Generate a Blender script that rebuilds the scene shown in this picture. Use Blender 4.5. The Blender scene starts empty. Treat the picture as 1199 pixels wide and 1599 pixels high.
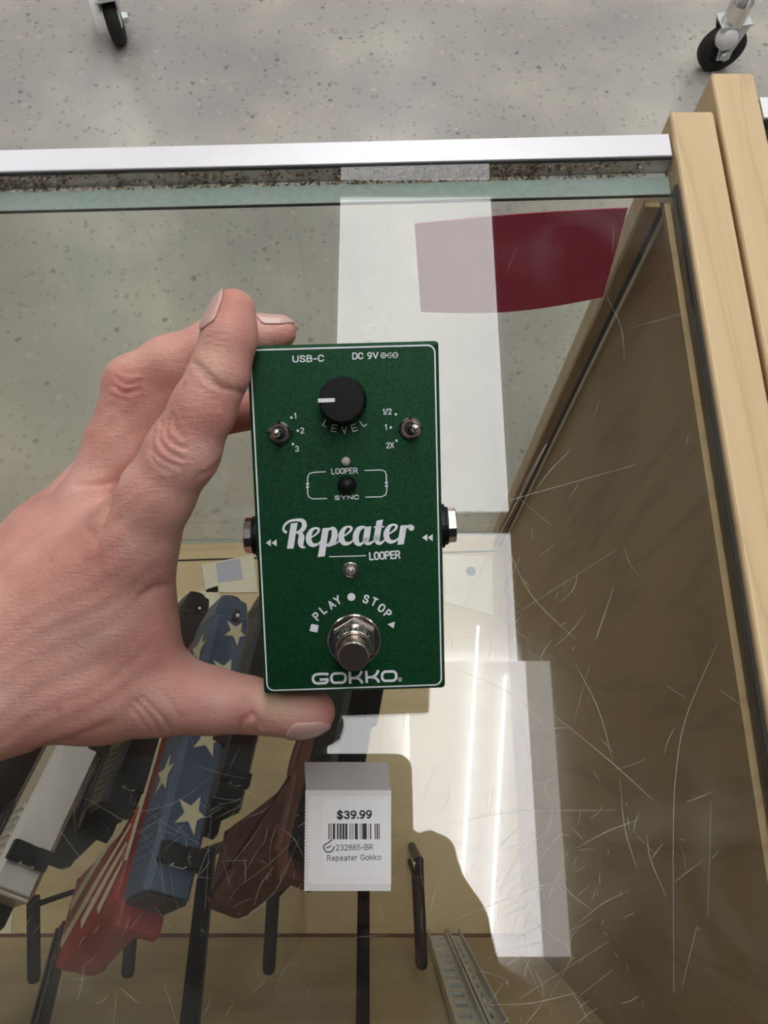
import bpy, bmesh, math, random
import numpy as np
from mathutils import Vector, Matrix, Euler

random.seed(7)
rng = np.random.default_rng(7)
PI = math.pi
SC = bpy.context.scene
COL = SC.collection

# ------------------------------------------------------------------ camera, world, light
ZG = 0.90                     # top surface of the counter glass
CZ = ZG + 0.29                # camera height
TH = math.atan(430 / 1200)    # tilt away from straight down
CT, ST = math.cos(TH), math.sin(TH)
FPX = 1200.0
cam = bpy.data.cameras.new('camera')
cam.sensor_fit = 'HORIZONTAL'
cam.sensor_width = 36.0
cam.lens = 36.0 * FPX / 1199.0
cam.clip_start = 0.002
camo = bpy.data.objects.new('camera', cam)
COL.objects.link(camo)
camo.location = (0, 0, CZ)
camo.rotation_euler = (TH, 0, 0)
SC.camera = camo
SC.view_settings.view_transform = 'Standard'
SC.view_settings.look = 'None'
SC.view_settings.exposure = 0.14
SC.view_settings.gamma = 1.0
SC.view_settings.use_curve_mapping = False
SC.cycles.transparent_max_bounces = 24
SC.cycles.max_bounces = 10

W = bpy.data.worlds.new('store_ambience')
SC.world = W
W.use_nodes = True
W.node_tree.nodes['Background'].inputs[0].default_value = (1.0, 0.97, 0.93, 1)
W.node_tree.nodes['Background'].inputs[1].default_value = 0.10
LENS_POWER = 5.0              # radiance of the ceiling light diffusers
CEIL = 2.83


def ray(px, py):
    a, b = (px - 599.5) / FPX, (799.5 - py) / FPX
    return Vector((a, b * CT + ST, b * ST - CT))


CAM = Vector((0, 0, CZ))


def U(px, py, depth):          # point at a distance along the viewing axis
    return CAM + ray(px, py) * depth


def UZ(px, py, z):             # point on a level plane
    r = ray(px, py)
    return CAM + r * ((z - CZ) / r.z)


def UP(px, py, p0, n):         # point on any plane
    r = ray(px, py)
    return CAM + r * ((p0 - CAM).dot(n) / r.dot(n))


# ------------------------------------------------------------------ helpers
def link(o, parent=None):
    COL.objects.link(o)
    if parent is not None:
        o.parent = parent
    return o


def tag(o, label=None, cat=None, group=None, kind=None):
    if label: o['label'] = label
    if cat: o['category'] = cat
    if group: o['group'] = group
    if kind: o['kind'] = kind
    return o


def thing(name, label, cat, loc=(0, 0, 0), rot=None, group=None):
    o = bpy.data.objects.new(name, None)
    o.empty_display_size = 0.02
    link(o)
    if rot is not None:
        o.matrix_world = Matrix.Translation(loc) @ rot.to_4x4()
    else:
        o.location = loc
    return tag(o, label, cat, group)


def obj(name, bm, mats, parent=None, smooth=False, loc=None):
    if isinstance(bm, bpy.types.Mesh):
        me = bm
        me.name = name
    else:
        me = bpy.data.meshes.new(name)
        bm.to_mesh(me)
        bm.free()
    for m in (mats if isinstance(mats, (list, tuple)) else [mats]):
        me.materials.append(m)
    if smooth:
        me.polygons.foreach_set('use_smooth', [True] * len(me.polygons))
    o = bpy.data.objects.new(name, me)
    if loc is not None:
        o.location = loc
    return link(o, parent)


def newbm():
    return bmesh.new()


def box(bm, c, s, bev=0.0, seg=2, rot=None, mi=0):
    r = bmesh.ops.create_cube(bm, size=1.0)
    vs = r['verts']
    M = Matrix.Translation(Vector(c)) @ (rot.to_4x4() if rot is not None else Matrix.Identity(4)) @ Matrix.Diagonal((*s, 1))
    bmesh.ops.transform(bm, matrix=M, verts=vs)
    fs = {f for v in vs for f in v.link_faces}
    for f in fs: f.material_index = mi
    if bev > 0:
        es = list({e for v in vs for e in v.link_edges})
        r = bmesh.ops.bevel(bm, geom=es, offset=bev, segments=seg, affect='EDGES', profile=0.5)
        for f in r['faces']: f.material_index = mi


def prism(bm, pts, z0, z1, axis='z', bev=0.0, seg=2, M=None, mi=0):
    def P(a, b, h):
        return {'z': (a, b, h), 'x': (h, a, b), 'y': (a, h, b)}[axis]
    lo = [bm.verts.new(P(a, b, z0)) for a, b in pts]
    hi = [bm.verts.new(P(a, b, z1)) for a, b in pts]
    fs = [bm.faces.new(lo[::-1]), bm.faces.new(hi)]
    n = len(pts)
    for i in range(n):
        fs.append(bm.faces.new((lo[i], lo[(i + 1) % n], hi[(i + 1) % n], hi[i])))
    for f in fs: f.material_index = mi
    vs = lo + hi
    if M is not None:
        bmesh.ops.transform(bm, matrix=M, verts=vs)
    bmesh.ops.recalc_face_normals(bm, faces=fs)
    if bev > 0:
        es = [e for f in fs[:2] for e in f.edges]
        bmesh.ops.bevel(bm, geom=list(set(es)), offset=bev, segments=seg, affect='EDGES', profile=0.5)


def lathe(bm, prof, n=32, M=None, mi=0):   # prof: (r, z), bottom to top; closed with fans where r == 0
    rings = []
    new = []
    for r, z in prof:
        if r <= 1e-9:
            v = bm.verts.new((0, 0, z)); rings.append([v]); new.append(v)
        else:
            ring = [bm.verts.new((r * math.cos(2 * PI * i / n), r * math.sin(2 * PI * i / n), z)) for i in range(n)]
            rings.append(ring); new += ring
    fs = []
    for a, b in zip(rings, rings[1:]):
        for i in range(n):
            j = (i + 1) % n
            if len(a) == 1 and len(b) == 1: continue
            if len(a) == 1: fs.append(bm.faces.new((a[0], b[j], b[i])))
            elif len(b) == 1: fs.append(bm.faces.new((a[i], a[j], b[0])))
            else: fs.append(bm.faces.new((a[i], a[j], b[j], b[i])))
    for f in fs: f.material_index = mi
    if M is not None:
        bmesh.ops.transform(bm, matrix=M, verts=new)
    bmesh.ops.recalc_face_normals(bm, faces=fs)


def tube(bm, pts, r, n=10, mi=0, closed=False):
    pts = [Vector(p) for p in pts]
    rad = r if isinstance(r, (list, tuple)) else [r] * len(pts)
    rings = []
    up = Vector((0, 0, 1))
    m = len(pts)
    for i, p in enumerate(pts):
        if closed: t = pts[(i + 1) % m] - pts[i - 1]
        else: t = pts[min(i + 1, m - 1)] - pts[max(i - 1, 0)]
        t.normalize()
        a = t.cross(up if abs(t.dot(up)) < 0.9 else Vector((1, 0, 0))).normalized()
        b = t.cross(a)
        rings.append([bm.verts.new(p + (a * math.cos(2 * PI * k / n) + b * math.sin(2 * PI * k / n)) * rad[i]) for k in range(n)])
    pairs = list(zip(rings, rings[1:])) + ([(rings[-1], rings[0])] if closed else [])
    fs = []
    for A, B in pairs:
        for k in range(n):
            fs.append(bm.faces.new((A[k], A[(k + 1) % n], B[(k + 1) % n], B[k])))
    if not closed:
        fs.append(bm.faces.new(rings[0][::-1])); fs.append(bm.faces.new(rings[-1]))
    for f in fs: f.material_index = mi
    bmesh.ops.recalc_face_normals(bm, faces=fs)


def spline(pts, sub=6):
    """Catmull-Rom through rows of any width."""
    p = np.array(pts, float)
    if len(p) < 3: sub = max(2, sub)
    e = np.vstack([2 * p[0] - p[1], p, 2 * p[-1] - p[-2]])
    out = []
    for i in range(1, len(e) - 2):
        for k in range(sub):
            t = k / sub
            a, b, c, d = e[i - 1], e[i], e[i + 1], e[i + 2]
            out.append(0.5 * ((2 * b) + (c - a) * t + (2 * a - 5 * b + 4 * c - d) * t * t + (3 * b - a - 3 * c + d) * t ** 3))
    out.append(p[-1])
    return np.array(out)


# ------------------------------------------------------------------ materials
def nodemat(name):
    m = bpy.data.materials.new(name)
    m.use_nodes = True
    nt = m.node_tree
    return m, nt, nt.nodes['Principled BSDF'], nt.nodes['Material Output']


def N(nt, t, **kw):
    n = nt.nodes.new(t)
    for k, v in kw.items():
        if k in ('operation', 'blend_type', 'data_type', 'feature', 'wave_type', 'bands_direction', 'noise_dimensions', 'attribute_name', 'distance', 'clamp'):
            setattr(n, k, v)
        else:
            n.inputs[k.replace('_', ' ')].default_value = v
    return n


def mat(name, col, rough=0.5, metal=0.0, spec=0.5, var=0.0, vscale=40.0, bump=0.0, bscale=300.0, coat=0.0, emit=None, power=0.0):
    m, nt, b, out = nodemat(name)
    b.inputs['Base Color'].default_value = (*col, 1)
    b.inputs['Roughness'].default_value = rough
    b.inputs['Metallic'].default_value = metal
    b.inputs['Specular IOR Level'].default_value = spec
    b.inputs['Coat Weight'].default_value = coat
    tc = nt.nodes.new('ShaderNodeTexCoord')
    if var > 0:
        n = N(nt, 'ShaderNodeTexNoise', Scale=vscale, Detail=4.0)
        nt.links.new(tc.outputs['Object'], n.inputs['Vector'])
        r = N(nt, 'ShaderNodeMapRange')
        r.inputs['From Min'].default_value = 0.3; r.inputs['From Max'].default_value = 0.7
        r.inputs['To Min'].default_value = 1 - var; r.inputs['To Max'].default_value = 1 + var
        nt.links.new(n.outputs['Fac'], r.inputs['Value'])
        mx = N(nt, 'ShaderNodeVectorMath', operation='SCALE')
        mx.inputs[0].default_value = col
        nt.links.new(r.outputs['Result'], mx.inputs['Scale'])
        nt.links.new(mx.outputs['Vector'], b.inputs['Base Color'])
    if bump > 0:
        n = N(nt, 'ShaderNodeTexNoise', Scale=bscale, Detail=3.0)
        nt.links.new(tc.outputs['Object'], n.inputs['Vector'])
        bp = N(nt, 'ShaderNodeBump', Strength=bump, Distance=0.001)
        nt.links.new(n.outputs['Fac'], bp.inputs['Height'])
        nt.links.new(bp.outputs['Normal'], b.inputs['Normal'])
    if emit is not None:
        b.inputs['Emission Color'].default_value = (*emit, 1)
        b.inputs['Emission Strength'].default_value = power
    return m


def ramp(nt, stops):
    r = nt.nodes.new('ShaderNodeValToRGB')
    el = r.color_ramp.elements
    while len(el) < len(stops): el.new(0.5)
    for e, (p, c) in zip(el, stops):
        e.position = p
        e.color = (*c, 1) if len(c) == 3 else c
    return r


def wood_mat(name, c1, c2, rough=0.45, axis=1):
    m, nt, b, out = nodemat(name)
    tc = nt.nodes.new('ShaderNodeTexCoord')
    mp = nt.nodes.new('ShaderNodeMapping')
    s = [9.0, 9.0, 9.0]; s[axis] = 1.2
    mp.inputs['Scale'].default_value = s
    nt.links.new(tc.outputs['Object'], mp.inputs['Vector'])
    n = N(nt, 'ShaderNodeTexNoise', Scale=1.6, Detail=5.0, Distortion=1.2)
    nt.links.new(mp.outputs['Vector'], n.inputs['Vector'])
    w = N(nt, 'ShaderNodeMath', operation='MULTIPLY'); w.inputs[1].default_value = 9.0
    nt.links.new(n.outputs['Fac'], w.inputs[0])
    f = N(nt, 'ShaderNodeMath', operation='PINGPONG'); f.inputs[1].default_value = 1.0
    nt.links.new(w.outputs[0], f.inputs[0])
    r = ramp(nt, [(0.0, c2), (0.22, c1), (1.0, tuple(x * 1.06 for x in c1))])
    nt.links.new(f.outputs[0], r.inputs['Fac'])
    nt.links.new(r.outputs['Color'], b.inputs['Base Color'])
    b.inputs['Roughness'].default_value = rough
    return m


def floor_mat():
    m, nt, b, out = nodemat('speckled_vinyl_tile')
    tc = nt.nodes.new('ShaderNodeTexCoord')
    dn = N(nt, 'ShaderNodeTexNoise', Scale=130.0, Detail=3.0)
    nt.links.new(tc.outputs['Object'], dn.inputs['Vector'])
    ad = N(nt, 'ShaderNodeVectorMath', operation='MULTIPLY_ADD')
    ad.inputs[1].default_value = (0.012, 0.012, 0.0)
    nt.links.new(dn.outputs['Color'], ad.inputs[0])
    nt.links.new(tc.outputs['Object'], ad.inputs[2])
    big = N(nt, 'ShaderNodeTexNoise', Scale=3.2, Detail=3.0)
    nt.links.new(tc.outputs['Object'], big.inputs['Vector'])
    base = ramp(nt, [(0.36, (0.375, 0.352, 0.322)), (0.52, (0.44, 0.415, 0.37)), (0.66, (0.55, 0.52, 0.43))])
    nt.links.new(big.outputs['Fac'], base.inputs['Fac'])
    col = base.outputs['Color']

    def layer(scale, thr, keep, colr, fac, col):
        v = N(nt, 'ShaderNodeTexVoronoi', Scale=scale)
        nt.links.new(ad.outputs['Vector'], v.inputs['Vector'])
        sx = nt.nodes.new('ShaderNodeSeparateColor')
        nt.links.new(v.outputs['Color'], sx.inputs['Color'])
        th = N(nt, 'ShaderNodeMath', operation='MULTIPLY'); th.inputs[1].default_value = thr
        nt.links.new(sx.outputs['Green'], th.inputs[0])
        lt = N(nt, 'ShaderNodeMapRange')
        lt.inputs['To Min'].default_value = 1.0; lt.inputs['To Max'].default_value = 0.0
        lo = N(nt, 'ShaderNodeMath', operation='MULTIPLY'); lo.inputs[1].default_value = 0.7
        nt.links.new(th.outputs[0], lo.inputs[0])
        nt.links.new(lo.outputs[0], lt.inputs['From Min'])
        nt.links.new(th.outputs[0], lt.inputs['From Max'])
        nt.links.new(v.outputs['Distance'], lt.inputs['Value'])
        kp = N(nt, 'ShaderNodeMath', operation='LESS_THAN'); kp.inputs[1].default_value = keep
        nt.links.new(sx.outputs['Red'], kp.inputs[0])
        mu = N(nt, 'ShaderNodeMath', operation='MULTIPLY')
        nt.links.new(lt.outputs['Result'], mu.inputs[0]); nt.links.new(kp.outputs[0], mu.inputs[1])
        mf = N(nt, 'ShaderNodeMath', operation='MULTIPLY'); mf.inputs[1].default_value = fac
        nt.links.new(mu.outputs[0], mf.inputs[0])
        mx = nt.nodes.new('ShaderNodeMix'); mx.data_type = 'RGBA'
        nt.links.new(mf.outputs[0], mx.inputs['Factor'])
        nt.links.new(col, mx.inputs['A']); mx.inputs['B'].default_value = (*colr, 1)
        return mx.outputs['Result']
    col = layer(48, 0.34, 0.40, (0.62, 0.58, 0.50), 0.35, col)
    col = layer(62, 0.40, 0.48, (0.20, 0.195, 0.185), 0.42, col)
    col = layer(46, 0.30, 0.26, (0.10, 0.10, 0.095), 0.62, col)
    col = layer(105, 0.45, 0.30, (0.17, 0.165, 0.155), 0.5, col)
    nt.links.new(col, b.inputs['Base Color'])
    b.inputs['Roughness'].default_value = 0.28
    b.inputs['Specular IOR Level'].default_value = 0.35
    return m


def glass_mat(name, tint, smudge=0.0):
    m, nt, b, out = nodemat(name)
    nt.nodes.remove(b)
    g = nt.nodes.new('ShaderNodeNewGeometry')
    d = N(nt, 'ShaderNodeVectorMath', operation='DOT_PRODUCT')
    nt.links.new(g.outputs['Normal'], d.inputs[0]); nt.links.new(g.outputs['Incoming'], d.inputs[1])
    a = N(nt, 'ShaderNodeMath', operation='ABSOLUTE'); nt.links.new(d.outputs['Value'], a.inputs[0])
    s = N(nt, 'ShaderNodeMath', operation='SUBTRACT'); s.inputs[0].default_value = 1.0
    nt.links.new(a.outputs[0], s.inputs[1])
    p = N(nt, 'ShaderNodeMath', operation='POWER'); p.inputs[1].default_value = 5.0
    nt.links.new(s.outputs[0], p.inputs[0])
    k = N(nt, 'ShaderNodeMath', operation='MULTIPLY_ADD')
    k.inputs[1].default_value = 0.95; k.inputs[2].default_value = 0.046
    nt.links.new(p.outputs[0], k.inputs[0])
    t = N(nt, 'ShaderNodeBsdfTransparent'); t.inputs['Color'].default_value = (*tint, 1)
    gl = N(nt, 'ShaderNodeBsdfGlossy', Roughness=0.0)
    mx = nt.nodes.new('ShaderNodeMixShader')
    nt.links.new(k.outputs[0], mx.inputs[0])
    nt.links.new(t.outputs[0], mx.inputs[1]); nt.links.new(gl.outputs[0], mx.inputs[2])
    last = mx.outputs[0]
    if smudge > 0:
        tc = nt.nodes.new('ShaderNodeTexCoord')
        n1 = N(nt, 'ShaderNodeTexNoise', Scale=26.0, Detail=3.0, Distortion=0.8)
        n2 = N(nt, 'ShaderNodeTexNoise', Scale=7.0, Detail=2.0)
        nt.links.new(tc.outputs['Object'], n1.inputs['Vector']); nt.links.new(tc.outputs['Object'], n2.inputs['Vector'])
        mu = N(nt, 'ShaderNodeMath', operation='MULTIPLY')
        nt.links.new(n1.outputs['Fac'], mu.inputs[0]); nt.links.new(n2.outputs['Fac'], mu.inputs[1])
        mr = N(nt, 'ShaderNodeMapRange')
        mr.inputs['From Min'].default_value = 0.24; mr.inputs['From Max'].default_value = 0.46
        mr.inputs['To Min'].default_value = 0.004; mr.inputs['To Max'].default_value = smudge
        nt.links.new(mu.outputs[0], mr.inputs['Value'])
        df = N(nt, 'ShaderNodeBsdfDiffuse'); df.inputs['Color'].default_value = (0.8, 0.8, 0.78, 1)
        m2 = nt.nodes.new('ShaderNodeMixShader')
        nt.links.new(mr.outputs['Result'], m2.inputs[0])
        nt.links.new(last, m2.inputs[1]); nt.links.new(df.outputs[0], m2.inputs[2])
        last = m2.outputs[0]
    nt.links.new(last, out.inputs['Surface'])
    return m


def veil_mat(name, col, opacity):
    m, nt, b, out = nodemat(name)
    b.inputs['Base Color'].default_value = (*col, 1)
    b.inputs['Roughness'].default_value = 0.6
    b.inputs['Alpha'].default_value = opacity
    return m


def skin_mat():
    m, nt, b, out = nodemat('skin')
    tc = nt.nodes.new('ShaderNodeTexCoord')
    n1 = N(nt, 'ShaderNodeTexNoise', Scale=55.0, Detail=4.0)
    nt.links.new(tc.outputs['Object'], n1.inputs['Vector'])
    r = ramp(nt, [(0.32, (0.61, 0.295, 0.235)), (0.5, (0.685, 0.36, 0.29)), (0.68, (0.745, 0.425, 0.35))])
    nt.links.new(n1.outputs['Fac'], r.inputs['Fac'])
    at = N(nt, 'ShaderNodeAttribute', attribute_name='flush')
    mx = nt.nodes.new('ShaderNodeMix'); mx.data_type = 'RGBA'
    nt.links.new(at.outputs['Fac'], mx.inputs['Factor'])
    nt.links.new(r.outputs['Color'], mx.inputs['A']); mx.inputs['B'].default_value = (0.56, 0.20, 0.165, 1)
    pl = N(nt, 'ShaderNodeAttribute', attribute_name='pale')
    mp = nt.nodes.new('ShaderNodeMix'); mp.data_type = 'RGBA'
    nt.links.new(pl.outputs['Fac'], mp.inputs['Factor'])
    nt.links.new(mx.outputs['Result'], mp.inputs['A']); mp.inputs['B'].default_value = (0.74, 0.56, 0.37, 1)
    # small freckles
    v = N(nt, 'ShaderNodeTexVoronoi', Scale=90.0)
    nt.links.new(tc.outputs['Object'], v.inputs['Vector'])
    sp = nt.nodes.new('ShaderNodeSeparateColor'); nt.links.new(v.outputs['Color'], sp.inputs['Color'])
    k1 = N(nt, 'ShaderNodeMath', operation='LESS_THAN'); k1.inputs[1].default_value = 0.10
    nt.links.new(sp.outputs['Red'], k1.inputs[0])
    fr = N(nt, 'ShaderNodeMapRange'); fr.inputs['From Min'].default_value = 0.06; fr.inputs['From Max'].default_value = 0.16
    fr.inputs['To Min'].default_value = 0.35; fr.inputs['To Max'].default_value = 0.0
    nt.links.new(v.outputs['Distance'], fr.inputs['Value'])
    k2 = N(nt, 'ShaderNodeMath', operation='MULTIPLY')
    nt.links.new(k1.outputs[0], k2.inputs[0]); nt.links.new(fr.outputs['Result'], k2.inputs[1])
    mf = nt.nodes.new('ShaderNodeMix'); mf.data_type = 'RGBA'
    nt.links.new(k2.outputs[0], mf.inputs['Factor'])
    nt.links.new(mp.outputs['Result'], mf.inputs['A']); mf.inputs['B'].default_value = (0.36, 0.15, 0.10, 1)
    nt.links.new(mf.outputs['Result'], b.inputs['Base Color'])
    b.inputs['Roughness'].default_value = 0.48
    b.inputs['Specular IOR Level'].default_value = 0.4
    b.inputs['Subsurface Weight'].default_value = 0.18
    b.inputs['Subsurface Radius'].default_value = (1.0, 0.35, 0.2)
    b.inputs['Subsurface Scale'].default_value = 0.004
    # fine skin lines
    mpn = nt.nodes.new('ShaderNodeMapping')
    mpn.inputs['Rotation'].default_value = (0, 0, 0.5)
    mpn.inputs['Scale'].default_value = (0.6, 2.6, 1.6)
    nt.links.new(tc.outputs['Object'], mpn.inputs['Vector'])
    f1 = N(nt, 'ShaderNodeTexNoise', Scale=520.0, Detail=3.0, Distortion=0.5)
    nt.links.new(mpn.outputs['Vector'], f1.inputs['Vector'])
    f2 = N(nt, 'ShaderNodeTexVoronoi', Scale=700.0); nt.links.new(tc.outputs['Object'], f2.inputs['Vector'])
    sm = N(nt, 'ShaderNodeMath', operation='MULTIPLY_ADD'); sm.inputs[1].default_value = 0.35
    nt.links.new(f2.outputs['Distance'], sm.inputs[0]); nt.links.new(f1.outputs['Fac'], sm.inputs[2])
    bp = N(nt, 'ShaderNodeBump', Strength=0.38, Distance=0.0007)
    nt.links.new(sm.outputs[0], bp.inputs['Height'])
    nt.links.new(bp.outputs['Normal'], b.inputs['Normal'])
    return m


M_FLOOR = floor_mat()
M_CEIL = mat('ceiling_tile_white', (0.42, 0.41, 0.40), 0.9, var=0.04, bump=0.3, bscale=120)
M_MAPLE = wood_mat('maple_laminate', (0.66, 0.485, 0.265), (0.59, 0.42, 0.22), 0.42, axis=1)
M_MAPLE_SHADE = wood_mat('maple_shaded_copy', (0.40, 0.275, 0.135), (0.335, 0.225, 0.108), 0.5, axis=2)  # maple again, with the shade inside the case put into its colour
M_DECK = wood_mat('tan_deck_laminate', (0.66, 0.51, 0.29), (0.62, 0.47, 0.26), 0.5, axis=0)
M_GLASS = glass_mat('counter_glass', (0.95, 0.96, 0.94), 0.05)
M_GLASSF = glass_mat('front_pane_glass', (0.945, 0.955, 0.935))
M_GEDGE = mat('ground_green_glass_edge', (0.33, 0.41, 0.385), 0.55, var=0.10, vscale=300, bump=0.2)
M_GEDGE2 = mat('polished_glass_edge', (0.10, 0.14, 0.125), 0.25)
M_ALU = mat('satin_aluminium', (0.80, 0.79, 0.81), 0.45, metal=0.35, var=0.03, vscale=30)
M_STEEL = mat('zinc_steel', (0.62, 0.65, 0.66), 0.35, metal=0.7, var=0.08)
M_CHROME = mat('polished_nickel', (0.78, 0.74, 0.68), 0.13, metal=1.0)
M_CHROME_D = mat('dark_nickel', (0.45, 0.40, 0.37), 0.2, metal=1.0)
M_BLACK = mat('black_plastic', (0.006, 0.006, 0.0065), 0.4, spec=0.22, bump=0.05)
M_RUBBER = mat('black_rubber', (0.016, 0.015, 0.014), 0.7)
M_BLACKMET = mat('blued_black_steel', (0.014, 0.014, 0.016), 0.4, spec=0.4)
M_WHITEPL = mat('white_nylon', (0.78, 0.76, 0.74), 0.45)
M_PRINT = mat('white_print', (0.84, 0.86, 0.90), 0.5)
M_PAPER = mat('white_label_paper', (0.86, 0.85, 0.83), 0.6, var=0.01)
M_BACKING = mat('label_backing_paper', (0.76, 0.75, 0.73), 0.5)
M_INK = mat('black_print', (0.03, 0.028, 0.03), 0.6)
M_INK2 = mat('grey_print', (0.10, 0.10, 0.11), 0.6)
M_PEN = mat('ballpoint_ink', (0.04, 0.035, 0.07), 0.5)
M_CREAM = mat('cream_card', (0.82, 0.76, 0.58), 0.7, var=0.03)
M_LILAC = mat('lavender_print', (0.52, 0.52, 0.62), 0.6)
M_REDCARD = mat('crimson_card', (0.72, 0.008, 0.12), 0.6, spec=0.2, var=0.06, vscale=25)
M_DIRT = mat('brown_grit', (0.17, 0.12, 0.07), 0.9, var=0.5, vscale=500)
M_DIRT2 = mat('pale_grit', (0.55, 0.45, 0.32), 0.9, var=0.4, vscale=500)
M_GASKET_SHADE = mat('black_gasket_and_shade_gap', (0.015, 0.014, 0.013), 0.6)  # gasket black, also used to paint the shaded gap along the rail
M_NAVY = mat('navy_flag_coating', (0.045, 0.075, 0.135), 0.4, var=0.15, vscale=60)
M_REDFLAG = mat('red_flag_coating', (0.30, 0.025, 0.02), 0.42, var=0.2, vscale=60)
M_STAR = mat('antique_cream_coating', (0.62, 0.56, 0.37), 0.45, var=0.08)
M_SILVER = mat('brushed_stainless', (0.62, 0.58, 0.55), 0.36, metal=0.8, var=0.05)
M_BROWN = mat('brown_rubber_grip', (0.165, 0.062, 0.042), 0.55, var=0.25, vscale=60, bump=0.5, bscale=420)
M_SKIN = skin_mat()
M_NAIL = mat('fingernail', (0.66, 0.42, 0.36), 0.22, spec=0.6, var=0.05)
M_SHIRT = mat('dark_navy_cotton', (0.03, 0.035, 0.05), 0.9, var=0.1, bump=0.3, bscale=250)
M_TROUSER = mat('charcoal_denim', (0.04, 0.045, 0.055), 0.9, var=0.1)
M_HAIR = mat('brown_hair', (0.06, 0.035, 0.02), 0.5, var=0.3, vscale=200)
M_EYE = mat('eye_white', (0.75, 0.72, 0.70), 0.2)
M_PHONE = mat('dark_blue_phone_body', (0.018, 0.022, 0.030), 0.25)
M_LENS = mat('ceiling_light_diffuser', (0.8, 0.8, 0.8), 0.6, emit=(0.985, 0.985, 1.0), power=LENS_POWER)
M_GLOW_DIM = mat('added_dim_glow', (0.8, 0.8, 0.8), 0.6, emit=(1.0, 0.985, 0.97), power=2.6)  # dim side of the added glow panel
M_GLOW_HOT = mat('added_bright_glow', (0.8, 0.8, 0.8), 0.6, emit=(1.0, 0.975, 0.985), power=7.0)  # bright side of the added glow panel
M_GLOW_LINE = mat('added_glow_line', (0.9, 0.9, 0.9), 0.4, emit=(0.95, 1.0, 1.0), power=16.0)  # glowing lines on the added panel
M_TRIM = mat('white_enamel', (0.8, 0.8, 0.78), 0.5)


def flake_green():
    m, nt, b, out = nodemat('green_metallic_paint')
    tc = nt.nodes.new('ShaderNodeTexCoord')
    v = N(nt, 'ShaderNodeTexVoronoi', Scale=2600.0)
    nt.links.new(tc.outputs['Object'], v.inputs['Vector'])
    s = nt.nodes.new('ShaderNodeSeparateColor'); nt.links.new(v.outputs['Color'], s.inputs['Color'])
    r = ramp(nt, [(0.0, (0.003, 0.040, 0.013)), (0.6, (0.005, 0.056, 0.018)), (1.0, (0.010, 0.085, 0.030))])
    nt.links.new(s.outputs['Red'], r.inputs['Fac'])
    nt.links.new(r.outputs['Color'], b.inputs['Base Color'])
    b.inputs['Roughness'].default_value = 0.5
    b.inputs['Metallic'].default_value = 0.3
    b.inputs['Specular IOR Level'].default_value = 0.25
    b.inputs['Coat Weight'].default_value = 0.0
    b.inputs['Coat Roughness'].default_value = 0.2
    return m


M_GREEN = flake_green()

# ------------------------------------------------------------------ setting
bm = newbm(); box(bm, (0, 1.0, -0.02), (9, 9, 0.04))
tag(obj('floor', bm, M_FLOOR), kind='structure')
bm = newbm(); box(bm, (0, 1.0, CEIL + 0.03), (9, 9, 0.06))
tag(obj('ceiling', bm, M_CEIL), kind='structure')


def troffer(x, y, lx, ly, lens, label, group=None):
    t = thing('ceiling_light', label, 'ceiling light', (x, y, CEIL), group=group)
    b1 = newbm()
    w = 0.012
    for sx in (-1, 1): box(b1, (sx * (lx / 2 - w / 2), 0, -0.006), (w, ly, 0.012))
    for sy in (-1, 1): box(b1, (0, sy * (ly / 2 - w / 2), -0.006), (lx - 2 * w, w, 0.012))
    obj('frame', b1, M_TRIM, t)
    b2 = newbm(); box(b2, (0, 0, -0.003), (lx - 2 * w, ly - 2 * w, 0.005))
    obj('diffuser', b2, lens, t)
    return t


DM = 0.29 + (CEIL - ZG)         # mirrored distance to the ceiling


def mir(px, py):                # ceiling point whose reflection in the glass falls at a pixel
    r = ray(px, py)
    return (r * (DM / -r.z)).xy


a, b_ = mir(521, 307), mir(777, 305); c_ = mir(660, 806)
y1, y0 = (a.y + b_.y) / 2, c_.y
xl, xr = mir(520, 560).x, mir(786, 560).x
xc, LX = (xl + xr) / 2, xr - xl
troffer(xc, (y0 + y1) / 2, LX, y1 - y0, M_LENS, 'white ceiling light panel whose reflection lies beside the red card and the pedal top')
y3, y2 = mir(700, 828).y, mir(700, 1487).y
troffer(xc, (y2 + y3) / 2, LX, y3 - y2, M_LENS, 'white ceiling light panel reflected below and right of the pedal')
# added glow panel under the second light, makes the pale reflected patch
hx0, hx1 = mir(640, 1260).x, mir(868, 1260).x
hy1, hy0 = mir(740, 1037).y, mir(740, 1487).y
t = thing('ceiling_light', 'added square glow panel reflected over the price tag side of the wooden panel', 'ceiling light', ((hx0 + hx1) / 2, (hy0 + hy1) / 2, CEIL - 0.02))
zz = -0.03
xm = xr - t.location.x
ly = hy1 - hy0
b2 = newbm(); box(b2, ((hx0 - t.location.x + xm) / 2, 0, zz), (xm - (hx0 - t.location.x), ly, 0.02)); obj('diffuser', b2, M_GLOW_HOT, t)
b2 = newbm(); box(b2, ((hx1 - t.location.x + xm) / 2, 0, zz), (hx1 - t.location.x - xm, ly, 0.02)); obj('added_side_glow', b2, M_GLOW_DIM, t)
for (p, q) in (((742, 985), (703, 1599)), ((783, 1060), (752, 1599))):
    A, B = mir(*p), mir(*q)
    b2 = newbm()
    tube(b2, [(A.x - t.location.x, A.y - t.location.y, zz - 0.03), (B.x - t.location.x, B.y - t.location.y, zz - 0.03)], 0.0038, 8)
    obj('tube', b2, M_GLOW_LINE, t)  # added glowing bar, draws a bright line in the reflection
bt = newbm(); box(bt, (0, 0, 0.0), (0.05, 0.05, 0.04)); obj('mount', bt, M_TRIM, t)
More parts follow.
